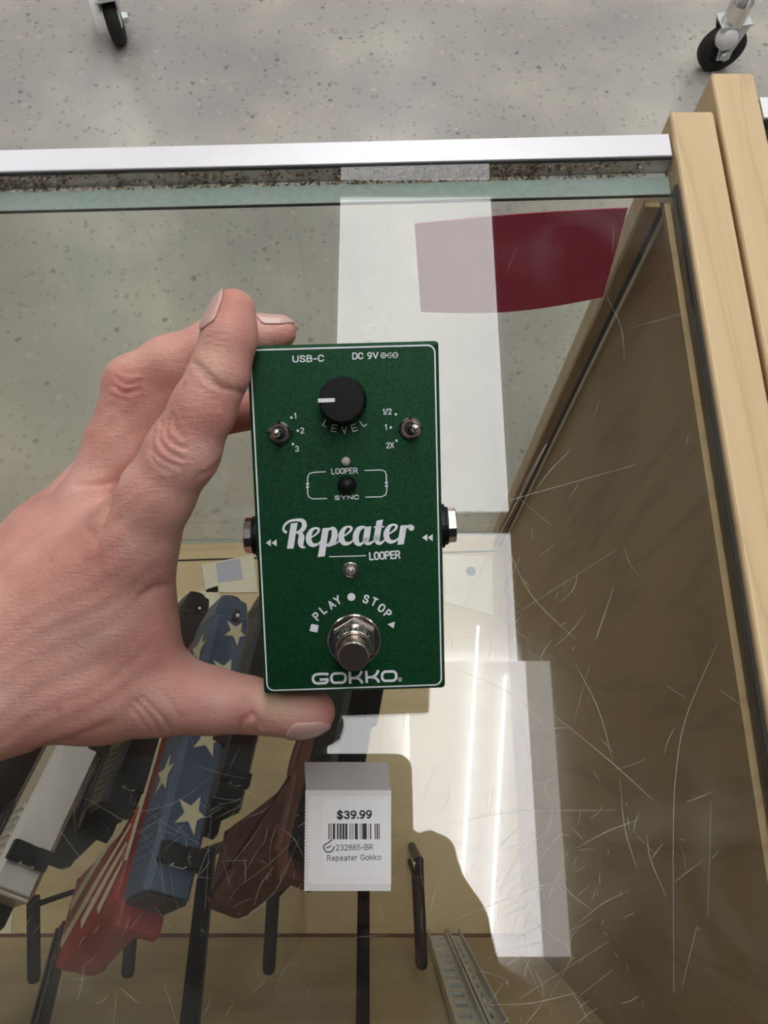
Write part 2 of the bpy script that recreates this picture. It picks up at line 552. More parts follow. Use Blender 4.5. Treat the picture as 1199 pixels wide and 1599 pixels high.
for ix, rows in ((-1, (0, 1, 2)), (0, (1, 2)), (1, (0, 1, 2)), (2, (0, 1, 2))):  # unseen panels added to brighten the floor, tag and hand
    for iy in rows:
        o = troffer(xc + ix * 1.85, (y0 + y1) / 2 + iy * 1.27, LX, y1 - y0, M_LENS, 'unseen white ceiling light panel added above to light the store', 'added ceiling lights')

# ------------------------------------------------------------------ display counter
PX = 0.139                     # inner face of the side panel
PT = 0.0215                    # panel thickness
SLOPE = 0.031                  # the front runs slightly askew
ANG = math.atan(SLOPE)
DECK = CZ - 0.85
LFT = -0.62
REAR = -0.150
counter = thing('display_counter', 'glass-topped display counter with aluminium front rail and maple side panel, pedal held above it', 'display counter', (0, 0, 0))


def fx(x, y):                  # front frame: (x, y offset at right end) -> world xy
    return (x, y + SLOPE * (x - PX))


def fbar(bm, ya, yb, za, zb, x0=LFT, x1=PX - 0.001, bev=0.0, mi=0):
    pts = [fx(x0, ya), fx(x1, ya), fx(x1, yb), fx(x0, yb)]
    prism(bm, pts, za, zb, 'z', bev, mi=mi)


GT = 0.006
bm = newbm()
pts = [(LFT, REAR), (PX - 0.0016, REAR), fx(PX - 0.0016, 0.2842), fx(LFT, 0.2842)]
prism(bm, pts, ZG - GT, ZG, 'z')
gtop = obj('glass_top', bm, [M_GLASS, M_GEDGE2], counter)

# front pane standing under the top glass
bm = newbm(); fbar(bm, 0.2690, 0.2795, DECK, ZG - GT - 0.0006)
for f in bm.faces:
    f.material_index = 1 if abs(f.normal.z) > 0.9 else 0
gfront = obj('front_glass', bm, [M_GLASSF, M_GEDGE], counter)
bm = newbm(); fbar(bm, 0.2684, 0.2688, ZG - GT - 0.0022, ZG - GT - 0.0006); obj('edge_seal', bm, M_GASKET_SHADE, counter)
# rail: lip, channel floor, fascia
bm = newbm()
fbar(bm, 0.2850, 0.2985, ZG - 0.010, ZG + 0.0012, x1=PX - 0.0006, bev=0.0006)
fbar(bm, 0.2800, 0.2985, ZG - 0.0135, ZG - 0.0100, x1=PX - 0.0006)
fbar(bm, 0.2955, 0.2985, ZG - 0.020, ZG - 0.0135, x1=PX - 0.0006)
rail = obj('front_rail', bm, M_ALU, counter)
bm = newbm(); fbar(bm, 0.2843, 0.2850, ZG - 0.0012, ZG + 0.0004)  # dark strip standing in for the shaded gap beside the lip
obj('shade_gap_strip', bm, M_GASKET_SHADE, counter)
bm = newbm()
fbar(bm, 0.2800, 0.2842, ZG - 0.0100, ZG - 0.0094)
obj('channel_liner', bm, M_TRIM, counter)
# grit lying in the channel
bm = newbm()
for i in range(4200):
    x = -0.30 + (PX + 0.29) * rng.random()
    dens = 0.5 + 0.5 * math.sin(x * 37) * math.sin(x * 13 + 1)
    if rng.random() > dens + 0.12: continue
    y = 0.2800 + 0.0042 * rng.random()
    wall = rng.random() < 0.5
    zz_ = ZG - 0.0092 + (0.0075 * rng.random() if wall else 0)
    if wall: y = 0.2846
    p = fx(x, y)
    s = 0.00025 + 0.00075 * rng.random() ** 2
    r = bmesh.ops.create_icosphere(bm, subdivisions=1, radius=s)
    bmesh.ops.transform(bm, matrix=Matrix.Translation((p[0], p[1], zz_)) @ Euler((0, 0, rng.random() * 6)).to_matrix().to_4x4() @ Matrix.Diagonal((1 + 1.6 * rng.random(), 1, 0.6, 1)), verts=r['verts'])
    k = 0 if rng.random() < 0.5 else 1
    for v in r['verts']:
        for f in v.link_faces: f.material_index = k
tag(obj('channel_grit', bm, [M_DIRT, M_DIRT2], counter), kind='stuff')
# wooden side panel and the inner face
bm = newbm()
box(bm, (PX + PT / 2, (0.310 + REAR - 0.02) / 2, (ZG + 0.004) / 2), (PT, 0.310 - (REAR - 0.02), ZG + 0.004), 0.0018, 3)
obj('side_panel', bm, M_MAPLE, counter)
bm = newbm()
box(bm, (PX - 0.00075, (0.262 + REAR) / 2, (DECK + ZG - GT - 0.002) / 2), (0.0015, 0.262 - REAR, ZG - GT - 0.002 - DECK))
obj('side_panel_shaded_face', bm, M_MAPLE_SHADE, counter)  # thin sheet carrying the shaded tone of the panel's inner side
bm = newbm(); box(bm, (PX - 0.0009, (0.268 + REAR) / 2, ZG - 0.0025), (0.0013, 0.268 - REAR, 0.006)); obj('side_gasket', bm, M_GASKET_SHADE, counter)
bm = newbm(); box(bm, (PX - 0.0030, (0.264 + REAR) / 2, ZG - GT - 0.0035), (0.003, 0.264 - REAR, 0.004)); obj('support_strip', bm, M_MAPLE_SHADE, counter)
bm = newbm(); box(bm, (PX - 0.004, 0.2655, (DECK + ZG - 0.01) / 2), (0.003, 0.0025, ZG - 0.01 - DECK)); obj('corner_gasket', bm, M_GASKET_SHADE, counter)
bm = newbm(); box(bm, (PX - 0.009, 0.2662, (DECK + ZG - 0.01) / 2), (0.007, 0.004, ZG - 0.01 - DECK)); obj('corner_moulding', bm, M_MAPLE_SHADE, counter)
# deck, base and rear
bm = newbm()
pts = [(LFT, REAR), (PX - 0.002, REAR), fx(PX - 0.002, 0.269), fx(LFT, 0.269)]
prism(bm, pts, DECK - 0.02, DECK, 'z')
obj('deck', bm, M_DECK, counter)
bm = newbm(); fbar(bm, 0.2560, 0.2580, DECK, DECK + 0.0006, x1=PX - 0.01); obj('deck_groove', bm, M_GASKET_SHADE, counter)
bm = newbm(); fbar(bm, 0.2695, 0.2765, DECK - 0.03, DECK + 0.0001); obj('deck_nosing', bm, M_MAPLE, counter)
bm = newbm(); box(bm, ((LFT + PX) / 2, (REAR + 0.18) / 2, (DECK - 0.02) / 2), (PX - LFT - 0.004, 0.18 - REAR, DECK - 0.021)); obj('base_cabinet', bm, M_MAPLE_SHADE, counter)
bm = newbm()
box(bm, ((LFT + PX) / 2, REAR + 0.006, (DECK + ZG - 0.02) / 2), (PX - LFT - 0.004, 0.012, ZG - 0.02 - DECK))
obj('rear_door', bm, wood_mat('olive_tan_door_laminate', (0.47, 0.37, 0.21), (0.43, 0.34, 0.19), 0.5, axis=0), counter)
bm = newbm(); box(bm, ((LFT + PX) / 2, REAR + 0.0135, DECK + 0.001), (PX - LFT - 0.004, 0.003, 0.002)); obj('rear_track', bm, M_BROWN, counter)
for x, zt in ((0.050, ZG - 0.10), (0.0660, ZG - 0.10)):    # slotted shelf standards on the rear
    bm = newbm()
    z0 = DECK + 0.03
    y = REAR + 0.016
    w = 0.018 if x < 0.06 else 0.012
    box(bm, (x - w / 2 + 0.0025, y, (z0 + zt) / 2), (0.005, 0.004, zt - z0))
    box(bm, (x + w / 2 - 0.0025, y, (z0 + zt) / 2), (0.005, 0.004, zt - z0))
    n = int((zt - z0) / 0.0254)
    for i in range(n + 1):
        box(bm, (x, y, z0 + i * 0.0254 + 0.004), (w - 0.01, 0.004, 0.012))
    for s in (-1, 1): box(bm, (x + s * (w / 2 - 0.0007), y + 0.004, (z0 + zt) / 2), (0.0014, 0.007, zt - z0))
    obj('shelf_standard', bm, M_STEEL, counter)

# scratches in the top glass
bm = newbm()


def scratch(pts, w):
    P = spline(pts, 5) if len(pts) > 2 else np.array(pts, float)
    d = np.gradient(P, axis=0)
    nrm = np.stack([-d[:, 1], d[:, 0]], 1)
    nrm /= np.linalg.norm(nrm, axis=1)[:, None] + 1e-12
    m_ = len(P)
    vs = []
    for i in range(m_):
        ww = w * (0.35 + 0.65 * math.sin(PI * min(max(i / (m_ - 1), 0.04), 0.96)))
        a_, b2_ = P[i] + nrm[i] * ww / 2, P[i] - nrm[i] * ww / 2
        vs.append((bm.verts.new((a_[0], a_[1], ZG + 0.00006)), bm.verts.new((b2_[0], b2_[1], ZG + 0.00006))))
    for (p, q), (r, s) in zip(vs, vs[1:]):
        bm.faces.new((p, q, s, r))


def spx(pts, w):
    scratch([tuple(UZ(x, y, ZG).xy) for x, y in pts], w)


TR = [[(1120, 1004), (1072, 1117), (1056, 1200), (1051, 1303), (1052, 1550)], [(898, 1035), (935, 1110), (957, 1190)],
      [(968, 1215), (975, 1290), (995, 1360)], [(1010, 1300), (1015, 1340), (1040, 1400)], [(860, 1112), (960, 1195), (1020, 1250)],
      [(920, 1040), (895, 1130)], [(765, 1569), (830, 1566), (908, 1548)], [(700, 1040), (800, 1085), (875, 1160)],
      [(1065, 1540), (1088, 1446)], [(1110, 1250), (1105, 1430)], [(790, 850), (830, 930), (900, 1000)], [(958, 917), (935, 985), (930, 1000)],
      [(640, 830), (800, 780), (995, 725)], [(800, 770), (860, 820)], [(715, 960), (850, 700), (815, 760)], [(690, 1290), (800, 1268), (960, 1265)],
      [(480, 1160), (470, 1100)], [(600, 1080), (590, 1190)], [(610, 1080), (680, 1190)], [(60, 1250), (140, 1360)], [(200, 1250), (330, 1330)],
      [(270, 925), (400, 885)], [(280, 950), (400, 970)], [(320, 1420), (330, 1270)], [(1040, 1070), (1070, 1090)], [(1125, 1078), (1172, 1112)],
      [(700, 1440), (800, 1400), (880, 1370)], [(740, 1000), (960, 860)], [(905, 1555), (955, 1515)], [(810, 1560), (950, 1470)],
      [(200, 620), (215, 700)], [(88, 610), (96, 700)], [(520, 360), (640, 345)], [(600, 520), (640, 420)], [(720, 580), (780, 510)]]
for t_ in TR: spx(t_, 0.00018)
for i in range(420):
    z = rng.random()
    if z < 0.45: cx, cy = rng.normal(830, 90), rng.normal(1380, 110)
    elif z < 0.7: cx, cy = rng.normal(300, 150), rng.normal(1330, 110)
    elif z < 0.85: cx, cy = rng.normal(770, 80), rng.normal(1000, 130)
    else: cx, cy = rng.uniform(20, 1130), rng.uniform(350, 1590)
    if cy > 1640 or cx > 1150: continue
    a_ = rng.normal(1.9, 0.7); l = rng.gamma(1.5, 13)
    dx, dy = math.cos(a_) * l, math.sin(a_) * l
    k = rng.normal(0, 0.12)
    spx([(cx - dx, cy - dy), (cx - dy * k, cy + dx * k), (cx + dx, cy + dy)], 0.00006 + 0.00010 * rng.random())
M_SCR = veil_mat('scratch_in_glass', (0.85, 0.84, 0.80), 0.42)
tag(obj('scratches', bm, M_SCR, gtop), kind='stuff')

# neighbouring counter
c2 = thing('display_counter', 'neighbouring counter at the right edge with the longer maple panel and white rail end', 'display counter', (0, 0, 0))
PX2 = 0.1625
bm = newbm(); box(bm, (PX2 + PT / 2, (0.335 + REAR - 0.02) / 2, (ZG + 0.004) / 2), (PT, 0.335 - (REAR - 0.02), ZG + 0.004), 0.0018, 3)
obj('side_panel', bm, M_MAPLE, c2)
X2 = PX2 + PT + 0.002
bm = newbm(); box(bm, (X2 + 0.3, 0.3155, ZG - 0.005), (0.6, 0.0135, 0.012), 0.0006); box(bm, (X2 + 0.3, 0.3205, ZG - 0.03), (0.6, 0.003, 0.04))
obj('front_rail', bm, M_ALU, c2)
bm = newbm(); box(bm, (X2 + 0.3, (REAR + 0.308) / 2, ZG - 0.003), (0.6, 0.308 - REAR, 0.006))
for f in bm.faces: f.material_index = 0 if abs(f.normal.z) > 0.9 else 1
obj('glass_top', bm, [M_GLASSF, M_GEDGE2], c2)
bm = newbm(); box(bm, (X2 + 0.3, (REAR + 0.30) / 2, (DECK) / 2), (0.6, 0.30 - REAR, DECK)); obj('base_cabinet', bm, M_BLACKMET, c2)
bm = newbm(); box(bm, (X2 + 0.3, 0.298, (DECK + ZG - 0.012) / 2), (0.6, 0.006, ZG - 0.012 - DECK)); obj('front_panel', bm, M_BLACKMET, c2)

# ------------------------------------------------------------------ red card on the front glass
n_f = Vector((-SLOPE, 1, 0)).normalized()
p_f = Vector((PX, 0.2660, 0))
bm = newbm()
TL, TRc, BRc, BL = (647, 349), (980, 324), (941, 463), (657, 486)
NU, NV = 24, 8
grid = []
for j in range(NV + 1):
    row = []
    v = j / NV
    for i in range(NU + 1):
        u = i / NU
        x = (1 - v) * ((1 - u) * TL[0] + u * TRc[0]) + v * ((1 - u) * BL[0] + u * BRc[0])
        y = (1 - v) * ((1 - u) * TL[1] + u * TRc[1]) + v * ((1 - u) * BL[1] + u * BRc[1])
        y += 11 * v * math.sin(PI * u) - 3 * (1 - v) * math.sin(PI * u)
        p = UP(x, y, p_f, n_f)
        row.append(bm.verts.new(p))
    grid.append(row)
for j in range(NV):
    for i in range(NU):
        bm.faces.new((grid[j][i], grid[j][i + 1], grid[j + 1][i + 1], grid[j + 1][i]))
r = bmesh.ops.extrude_face_region(bm, geom=bm.faces[:])
bmesh.ops.translate(bm, vec=-n_f * 0.0005, verts=[g for g in r['geom'] if isinstance(g, bmesh.types.BMVert)])
bmesh.ops.recalc_face_normals(bm, faces=bm.faces[:])
tag(obj('sign_card', bm, M_REDCARD, smooth=False), 'crimson red card stuck to the inside of the counter front glass', 'card')


def flat_card(name, quad, z, m, label, cat, thick=0.0008, group=None):
    b1 = newbm()
    pts = [UZ(x, y, z) for x, y in quad]
    lo = [b1.verts.new((p.x, p.y, z)) for p in pts]; hi = [b1.verts.new((p.x, p.y, z + thick)) for p in pts]
    b1.faces.new(lo); b1.faces.new(hi)
    for i in range(4): b1.faces.new((lo[i], lo[(i + 1) % 4], hi[(i + 1) % 4], hi[i]))
    bmesh.ops.recalc_face_normals(b1, faces=b1.faces[:])
    o = obj(name, b1, m)
    if label: tag(o, label, cat, group)
    return o


def on_card(name, quad, z, m, parent):
    o = flat_card(name, quad, z, m, None, None, 0.0003)
    o.parent = parent
    return o


zc = DECK + 0.0004
k = flat_card('paper_tag', [(315, 882), (396, 866), (402, 925), (322, 925)], zc, M_CREAM, 'cream paper tag with a lavender printed block lying by the flag pistol muzzle', 'paper tag')
on_card('printed_block', [(337, 880), (374, 872), (380, 904), (341, 910)], zc + 0.0009, M_LILAC, k)
k = flat_card('paper_tag', [(268, 938), (340, 915), (352, 985), (268, 1010)], zc, M_CREAM, 'cream paper tag partly under the flag pistol, nearest the web of the thumb', 'paper tag')
k = flat_card('paper_tag', [(694, 868), (768, 868), (770, 962), (696, 940)], zc, M_CREAM, 'cream paper tag with a round blue sticker, seen right of the pedal jack', 'paper tag')
b1 = newbm(); cpt = UZ(735, 892, zc + 0.001); lathe(b1, [(0, 0), (0.0055, 0), (0.0055, 0.0004), (0, 0.0004)], 20, Matrix.Translation(cpt)); obj('sticker', b1, mat('blue_sticker', (0.08, 0.14, 0.32), 0.5), k)
k = flat_card('paper_tag', [(-70, 1424), (20, 1424), (17, 1474), (-75, 1474)], zc, M_CREAM, 'cream paper tag at the left edge below the silver pistol', 'paper tag')

# ------------------------------------------------------------------ pistols on stands


def star_pts(cx, cy, r, rot=0.0):
    return [(cx + (r if i % 2 == 0 else r * 0.40) * math.sin(rot + i * PI / 5), cy + (r if i % 2 == 0 else r * 0.40) * math.cos(rot + i * PI / 5)) for i in range(10)]


SL, SW, SH = 0.179, 0.0125, 0.028


def pistol(label, m_slide, m_frame, m_grip, pos, R, stars=False, sight_z=0.0, m_back=None):
    t = thing('pistol', label, 'pistol', pos, R)
    b1 = newbm()
    prof = [(-SW, -SH), (SW, -SH), (SW, -0.0035), (SW - 0.003, 0), (-SW + 0.003, 0), (-SW, -0.0035)]
    prism(b1, prof, 0.0, SL - 0.018, 'y', 0.0008)
    # tapering nose
    lo = [b1.verts.new((a_, SL - 0.0182, c)) for a_, c in prof]
    hi = [b1.verts.new((a_ * 0.72, SL, -0.014 + (c + 0.014) * 0.72)) for a_, c in prof]
    for i in range(6): b1.faces.new((lo[i], lo[(i + 1) % 6], hi[(i + 1) % 6], hi[i]))
    b1.faces.new(hi)
    for i in range(7):
        box(b1, (0, 0.012 + i * 0.005, -0.016), (2 * SW + 0.0009, 0.0022, 0.018))
    bmesh.ops.recalc_face_normals(b1, faces=b1.faces[:])
    s = obj('slide', b1, m_slide, t)
    b1 = newbm(); box(b1, (0, -0.0012, -0.014), (2 * SW - 0.003, 0.0026, SH - 0.003), 0.0007); obj('back_plate', b1, m_back or M_BLACKMET, t)
    b1 = newbm(); tube(b1, [(0, SL - 0.004, -0.012), (0, SL + 0.003, -0.012)], 0.006, 20); obj('barrel', b1, M_BLACKMET, t)
    b1 = newbm(); box(b1, (SW - 0.004, 0.095, -0.006), (0.0095, 0.026, 0.013)); obj('ejection_port', b1, M_BLACKMET, t)
    b1 = newbm()
    box(b1, (0, 0.018, 0.002), (0.022, 0.010, 0.004), 0.0006); box(b1, (-0.0062, 0.018, 0.0052), (0.0075, 0.009, 0.003)); box(b1, (0.0062, 0.018, 0.0052), (0.0075, 0.009, 0.003))
    rs = obj('rear_sight', b1, M_BLACK, t)
    b1 = newbm()
    for (x0, z0, w, h) in ((-0.0035, 0.0034, 0.0008, 0.0045), (0.0035, 0.0034, 0.0008, 0.0045), (0, 0.0014, 0.0078, 0.0008)):
        box(b1, (x0, 0.0128, z0), (w, 0.0003, h))
    obj('sight_outline', b1, M_PRINT, rs)
    b1 = newbm(); box(b1, (0, SL - 0.016, 0.0018), (0.0035, 0.006, 0.0036)); fs_ = obj('front_sight', b1, M_BLACK, t)
    b1 = newbm(); lathe(b1, [(0, 0), (0.0012, 0), (0.0012, 0.0006), (0, 0.0006)], 12, Matrix.Translation((0, SL - 0.0165, 0.0036))); obj('sight_dot', b1, M_PRINT, fs_)
    # frame with dust cover and beavertail
    fr = [(-0.012, -SH - 0.0005), (-0.014, -SH - 0.006), (0.0, -SH - 0.012), (0.052, -SH - 0.016), (SL - 0.028, -SH - 0.014), (SL - 0.022, -SH - 0.0005)]
    b1 = newbm(); prism(b1, fr, -SW + 0.0006, SW - 0.0006, 'x', 0.0012); obj('frame', b1, m_frame, t)
    # grip
    gp = [(0.000, -0.036), (0.052, -0.040), (0.044, -0.056), (0.036, -0.085), (0.030, -0.112), (0.024, -0.118), (-0.016, -0.113), (-0.020, -0.106), (-0.010, -0.072), (-0.004, -0.052)]
    gp2 = [tuple(p) for p in spline(gp + [gp[0]], 4)[:-1]]
    b1 = newbm(); prism(b1, gp2, -0.0145, 0.0145, 'x', 0.0062, 4); g = obj('grip', b1, m_grip, t, smooth=True); g.data.set_sharp_from_angle(angle=0.9)
    # trigger guard and trigger
    b1 = newbm()
    tube(b1, [tuple((0, p[0], p[1])) for p in spline([(0.050, -0.050), (0.056, -0.066), (0.070, -0.070), (0.090, -0.066), (0.098, -0.054), (0.100, -0.042)], 5)], 0.0034, 8)
    obj('trigger_guard', b1, m_frame, t, smooth=True)
    b1 = newbm(); tube(b1, [(0, 0.078, -0.042), (0, 0.073, -0.052), (0, 0.076, -0.062)], [0.003, 0.0026, 0.002], 8); obj('trigger', b1, M_BLACKMET, t, smooth=True)
    if stars:
        b1 = newbm()
        for (cx, cy, r_, ro) in ((0.002, 0.040, 0.0105, 0.25), (0.001, 0.082, 0.0105, 0.1), (0.002, 0.124, 0.0105, 0.2), (0.003, 0.153, 0.009, 0.3)):
            sp = star_pts(cx, cy, r_, ro); sp = [(max(-SW + 0.0031, min(SW - 0.0031, a_)), b2) for a_, b2 in sp]
            prism(b1, sp, 0.0001, 0.00035, 'z')
        for (cy, cz, r_, ro) in ((0.061, -0.014, 0.0115, 0.3), (0.103, -0.014, 0.0115, 0.5), (0.140, -0.014, 0.0110, 0.2)):
            prism(b1, star_pts(cy, cz, r_, ro), -SW - 0.0006, -SW - 0.0002, 'x')
        obj('stars', b1, M_STAR, s)
        b1 = newbm()
        for (ya, za, yb, zb, w) in ((0.040, -0.042, -0.010, -0.104, 0.0055), (0.030, -0.040, -0.004, -0.078, 0.0055), (0.046, -0.056, 0.010, -0.108, 0.006), (0.020, -0.038, -0.001, -0.056, 0.0045), (0.140, -0.0345, 0.020, -0.0345, 0.0035)):
            pts = spline([(ya, za, w * 0.4), ((ya + yb) / 2 + 0.003, (za + zb) / 2 + 0.002, w), (yb, zb, w * 1.3)], 6)
            d = np.gradient(pts[:, :2], axis=0); nn = np.stack([-d[:, 1], d[:, 0]], 1); nn /= np.linalg.norm(nn, axis=1)[:, None]
            A_ = [tuple(p[:2] + q * p[2] / 2) for p, q in zip(pts, nn)]; B_ = [tuple(p[:2] - q * p[2] / 2) for p, q in zip(pts, nn)]
            prism(b1, A_ + B_[::-1], -0.0149, -0.0146, 'x')
        obj('stripes', b1, M_STAR, g)
    return t


RG = Matrix(((0.799, 0.07, 0.597), (-0.276, 0.925, 0.261), (-0.534, -0.373, 0.759)))
PG = Vector((-0.1055, -0.0497, CZ - 0.4178))


def yaw(a_): return Matrix.Rotation(a_, 3, 'Z')


p_flag = pistol('pistol with navy slide with cream stars and red striped grip', M_NAVY, M_REDFLAG, M_REDFLAG, PG, RG, True)
ps = CAM + ray(18, 1392) * 0.40
p_silver = pistol('silver-slide pistol with black rear sight at the left edge', M_SILVER, M_BLACKMET, M_BLACKMET, ps, yaw(-0.13) @ RG, m_back=M_SILVER)
pb = CAM + ray(520, 1330) * 0.425
p_brown = pistol('dark pistol with textured brown grip, beside the price tag', M_BLACKMET, M_BROWN, M_BROWN, pb, yaw(-0.10) @ RG)
pd = CAM + ray(355, 1255) * 0.52
p_black = pistol('all-black pistol behind the flag pistol and the brown grip', M_BLACKMET, M_BLACKMET, M_BLACKMET, pd, yaw(-0.05) @ RG)

pistol('black pistol lying between the silver-slide pistol and the red striped grip', M_BLACKMET, M_BLACKMET, M_BLACKMET, CAM + ray(186, 1262) * 0.515, yaw(-0.10) @ RG)
pistol('black pistol cut off by the left edge, beyond the silver slide', M_BLACKMET, M_BLACKMET, M_BLACKMET, CAM + ray(-38, 1318) * 0.50, yaw(-0.12) @ RG)


def stand(label, pt, pb_, peg_t, peg_b, d_top, d_bot, w, pd_):
    """grooved bar leaning over the deck, a cross peg and a post down to the deck"""
    A = U(pt[0], pt[1], d_top); B = U(pb_[0], pb_[1], d_bot)
    base = Vector(((A.x + B.x) / 2, (A.y + B.y) / 2, DECK))
    t = thing('pistol_stand', label, 'pistol stand', base)
    b1 = newbm()
    d = (B - A); L = d.length; d.normalize()
    side = d.cross(Vector((0, 0, 1))).normalized(); up = side.cross(d)
    Rm = Matrix((side, d, up)).transposed()
    mid = (A + B) / 2 - base
    box(b1, mid, (w, L, 0.006), 0.0008, rot=Rm)
    for s in (-0.28, 0.28): box(b1, mid + up * 0.0034 + side * s * w, (w * 0.16, L, 0.002), rot=Rm)
    obj('bar', b1, M_BLACK, t)
    b1 = newbm(); p0 = A - base; tube(b1, [(p0.x, p0.y, p0.z), (p0.x, p0.y, 0.004)], 0.004, 10)
    obj('post', b1, M_BLACK, t)
    C_ = U(*peg_t, pd_) - base; D_ = U(*peg_b, pd_ * 0.985) - base
    b1 = newbm()
    e = (D_ - C_).normalized()
    tube(b1, [C_, D_ - e * 0.004, D_ - e * 0.0012, D_], [0.0046, 0.0046, 0.0036, 0.001], 12)
    tube(b1, [C_ + e * 0.006, (C_.x + e.x * 0.006, C_.y + e.y * 0.006, 0.002)], 0.0022, 8)
    obj('peg', b1, M_RUBBER, t, smooth=True)
    return t


stand('black grooved stand bar left of the flag pistol grip', (100, 1450), (52, 1640), (52, 1400), (53, 1536), 0.56, 0.42, 0.0110, 0.56)
stand('black grooved stand bar between the flag pistol and the brown grip', (325, 1330), (292, 1640), (210, 1390), (199, 1527), 0.55, 0.42, 0.0108, 0.55)
stand('black grooved stand bar running down from the price tag', (568, 1370), (566, 1640), (427, 1390), (419, 1522), 0.52, 0.42, 0.0078, 0.55)
stand('short black stand peg left of the slotted steel standards', (654, 1345), (659, 1500), (652, 1370), (659, 1514), 0.62, 0.60, 0.007, 0.58)

# ------------------------------------------------------------------ price tag on the glass
tz = ZG + 0.0002
o_ = UZ(541, 1290, tz)
q1, q2 = UZ(474, 1391, tz), UZ(609, 1388, tz)
ang = math.atan2(q2.y - q1.y, q2.x - q1.x)
ptag = thing('price_tag', 'white price tag with barcode and clear tape, lying on the glass below the pedal', 'price tag', o_, Matrix.Rotation(ang, 3, 'Z'))
iM = ptag.matrix_world.inverted() if False else (Matrix.Translation(o_) @ Matrix.Rotation(ang, 4, 'Z')).inverted()


def TP(px, py):
    p = iM @ UZ(px, py, tz)
    return (p.x, p.y)


def zpx(x, y):                 # zoomed crop (7.27x from 460,1180)
    return TP(460 + x / 7.269, 1180 + y / 7.269)


def serrated(y0, y1, x0a, x0b, x1a, x1b, n, amp, right=True, left=True):
    L_, R_ = [], []
    for i in range(n + 1):
        t_ = i / n
        k_ = amp if i % 2 else 0
        L_.append((x0a + (x0b - x0a) * t_ + (k_ if left else 0), y0 + (y1 - y0) * t_))
        R_.append((x1a + (x1b - x1a) * t_ - (k_ if right else 0), y0 + (y1 - y0) * t_))
    return [zpx(*p) for p in L_ + R_[::-1]]


bm = newbm(); prism(bm, serrated(392, 1535, 118, 104, 1096, 1090, 60, 9, right=False), 0.0, 0.00018, 'z'); obj('backing', bm, M_BACKING, ptag)


def rrect(x0, y0, x1, y1, r, sq=False, n=6):
    pts = []
    for (cx, cy, a0) in ((x1 - r, y0 + r, -90), (x1 - r, y1 - r, 0), (x0 + r, y1 - r, 90), (x0 + r, y0 + r, 180)):
        for i in range(n + 1):
            a_ = math.radians(a0 + 90 * i / n)
            if sq and a0 in (-90, 0): pts.append((x1, y0 if a0 == -90 else y1)); break
            pts.append((cx + r * math.cos(a_), cy + r * math.sin(a_)))
    return pts


bm = newbm(); prism(bm, [zpx(*p) for p in rrect(155, 455, 1094, 1460, 80, True)], 0.00019, 0.00026, 'z'); obj('outer_label', bm, M_PAPER, ptag)
M_PAPER2 = mat('white_label_paper_face', (0.89, 0.88, 0.87), 0.5)
bm = newbm(); prism(bm, [zpx(*p) for p in rrect(320, 502, 1060, 1370, 60)], 0.00027, 0.00034, 'z'); obj('inner_label', bm, M_PAPER2, ptag)
M_TAPE = veil_mat('clear_tape', (0.52, 0.50, 0.48), 0.72)
bm = newbm(); prism(bm, serrated(72, 392, 104, 122, 1064, 1096, 16, 12), 0.00002, 0.00008, 'z'); obj('clear_tape', bm, M_TAPE, ptag)
bm = newbm()
for i in range(16):
    x, y, r_ = rng.uniform(220, 1020), rng.uniform(130, 340), rng.uniform(8, 26)
    c_ = zpx(x, y); lathe(bm, [(0, 0), (r_ / 7.27 * 0.00024, 0)], 14, Matrix.Translation((c_[0], c_[1], 0.0001)))
obj('tape_bubbles', bm, veil_mat('tape_bubble', (0.8, 0.79, 0.77), 0.45), ptag)
ptag['tagged'] = 1
del ptag['tagged']


def ribbon(bm, P, z, cap=True, closed=False, mi=0):
    """flat stroke: rows x, y, width"""
    P = np.array(P, float)
    d = np.gradient(P[:, :2], axis=0)
    nn = np.stack([-d[:, 1], d[:, 0]], 1); nn /= np.linalg.norm(nn, axis=1)[:, None] + 1e-12
    vs = [(bm.verts.new((*(p[:2] + q * p[2] / 2), z)), bm.verts.new((*(p[:2] - q * p[2] / 2), z))) for p, q in zip(P, nn)]
    fs = []
    for (a_, b2), (c_, d2) in zip(vs, vs[1:]): fs.append(bm.faces.new((a_, b2, d2, c_)))
    if cap:
        for p in (P[0], P[-1]):
            ring = [bm.verts.new((p[0] + p[2] / 2 * math.cos(2 * PI * i / 16), p[1] + p[2] / 2 * math.sin(2 * PI * i / 16), z)) for i in range(16)]
            fs.append(bm.faces.new(ring))
    for f in fs:
        f.material_index = mi
        f.normal_update()
        if f.normal.z < 0: f.normal_flip()


def arc(cx, cy, rx, ry, a0, a1, n=10):
    return [(cx + rx * math.cos(math.radians(a0 + (a1 - a0) * i / n)), cy + ry * math.sin(math.radians(a0 + (a1 - a0) * i / n))) for i in range(n + 1)]


def sp(*p): return [tuple(q) for q in spline(p, 5)]


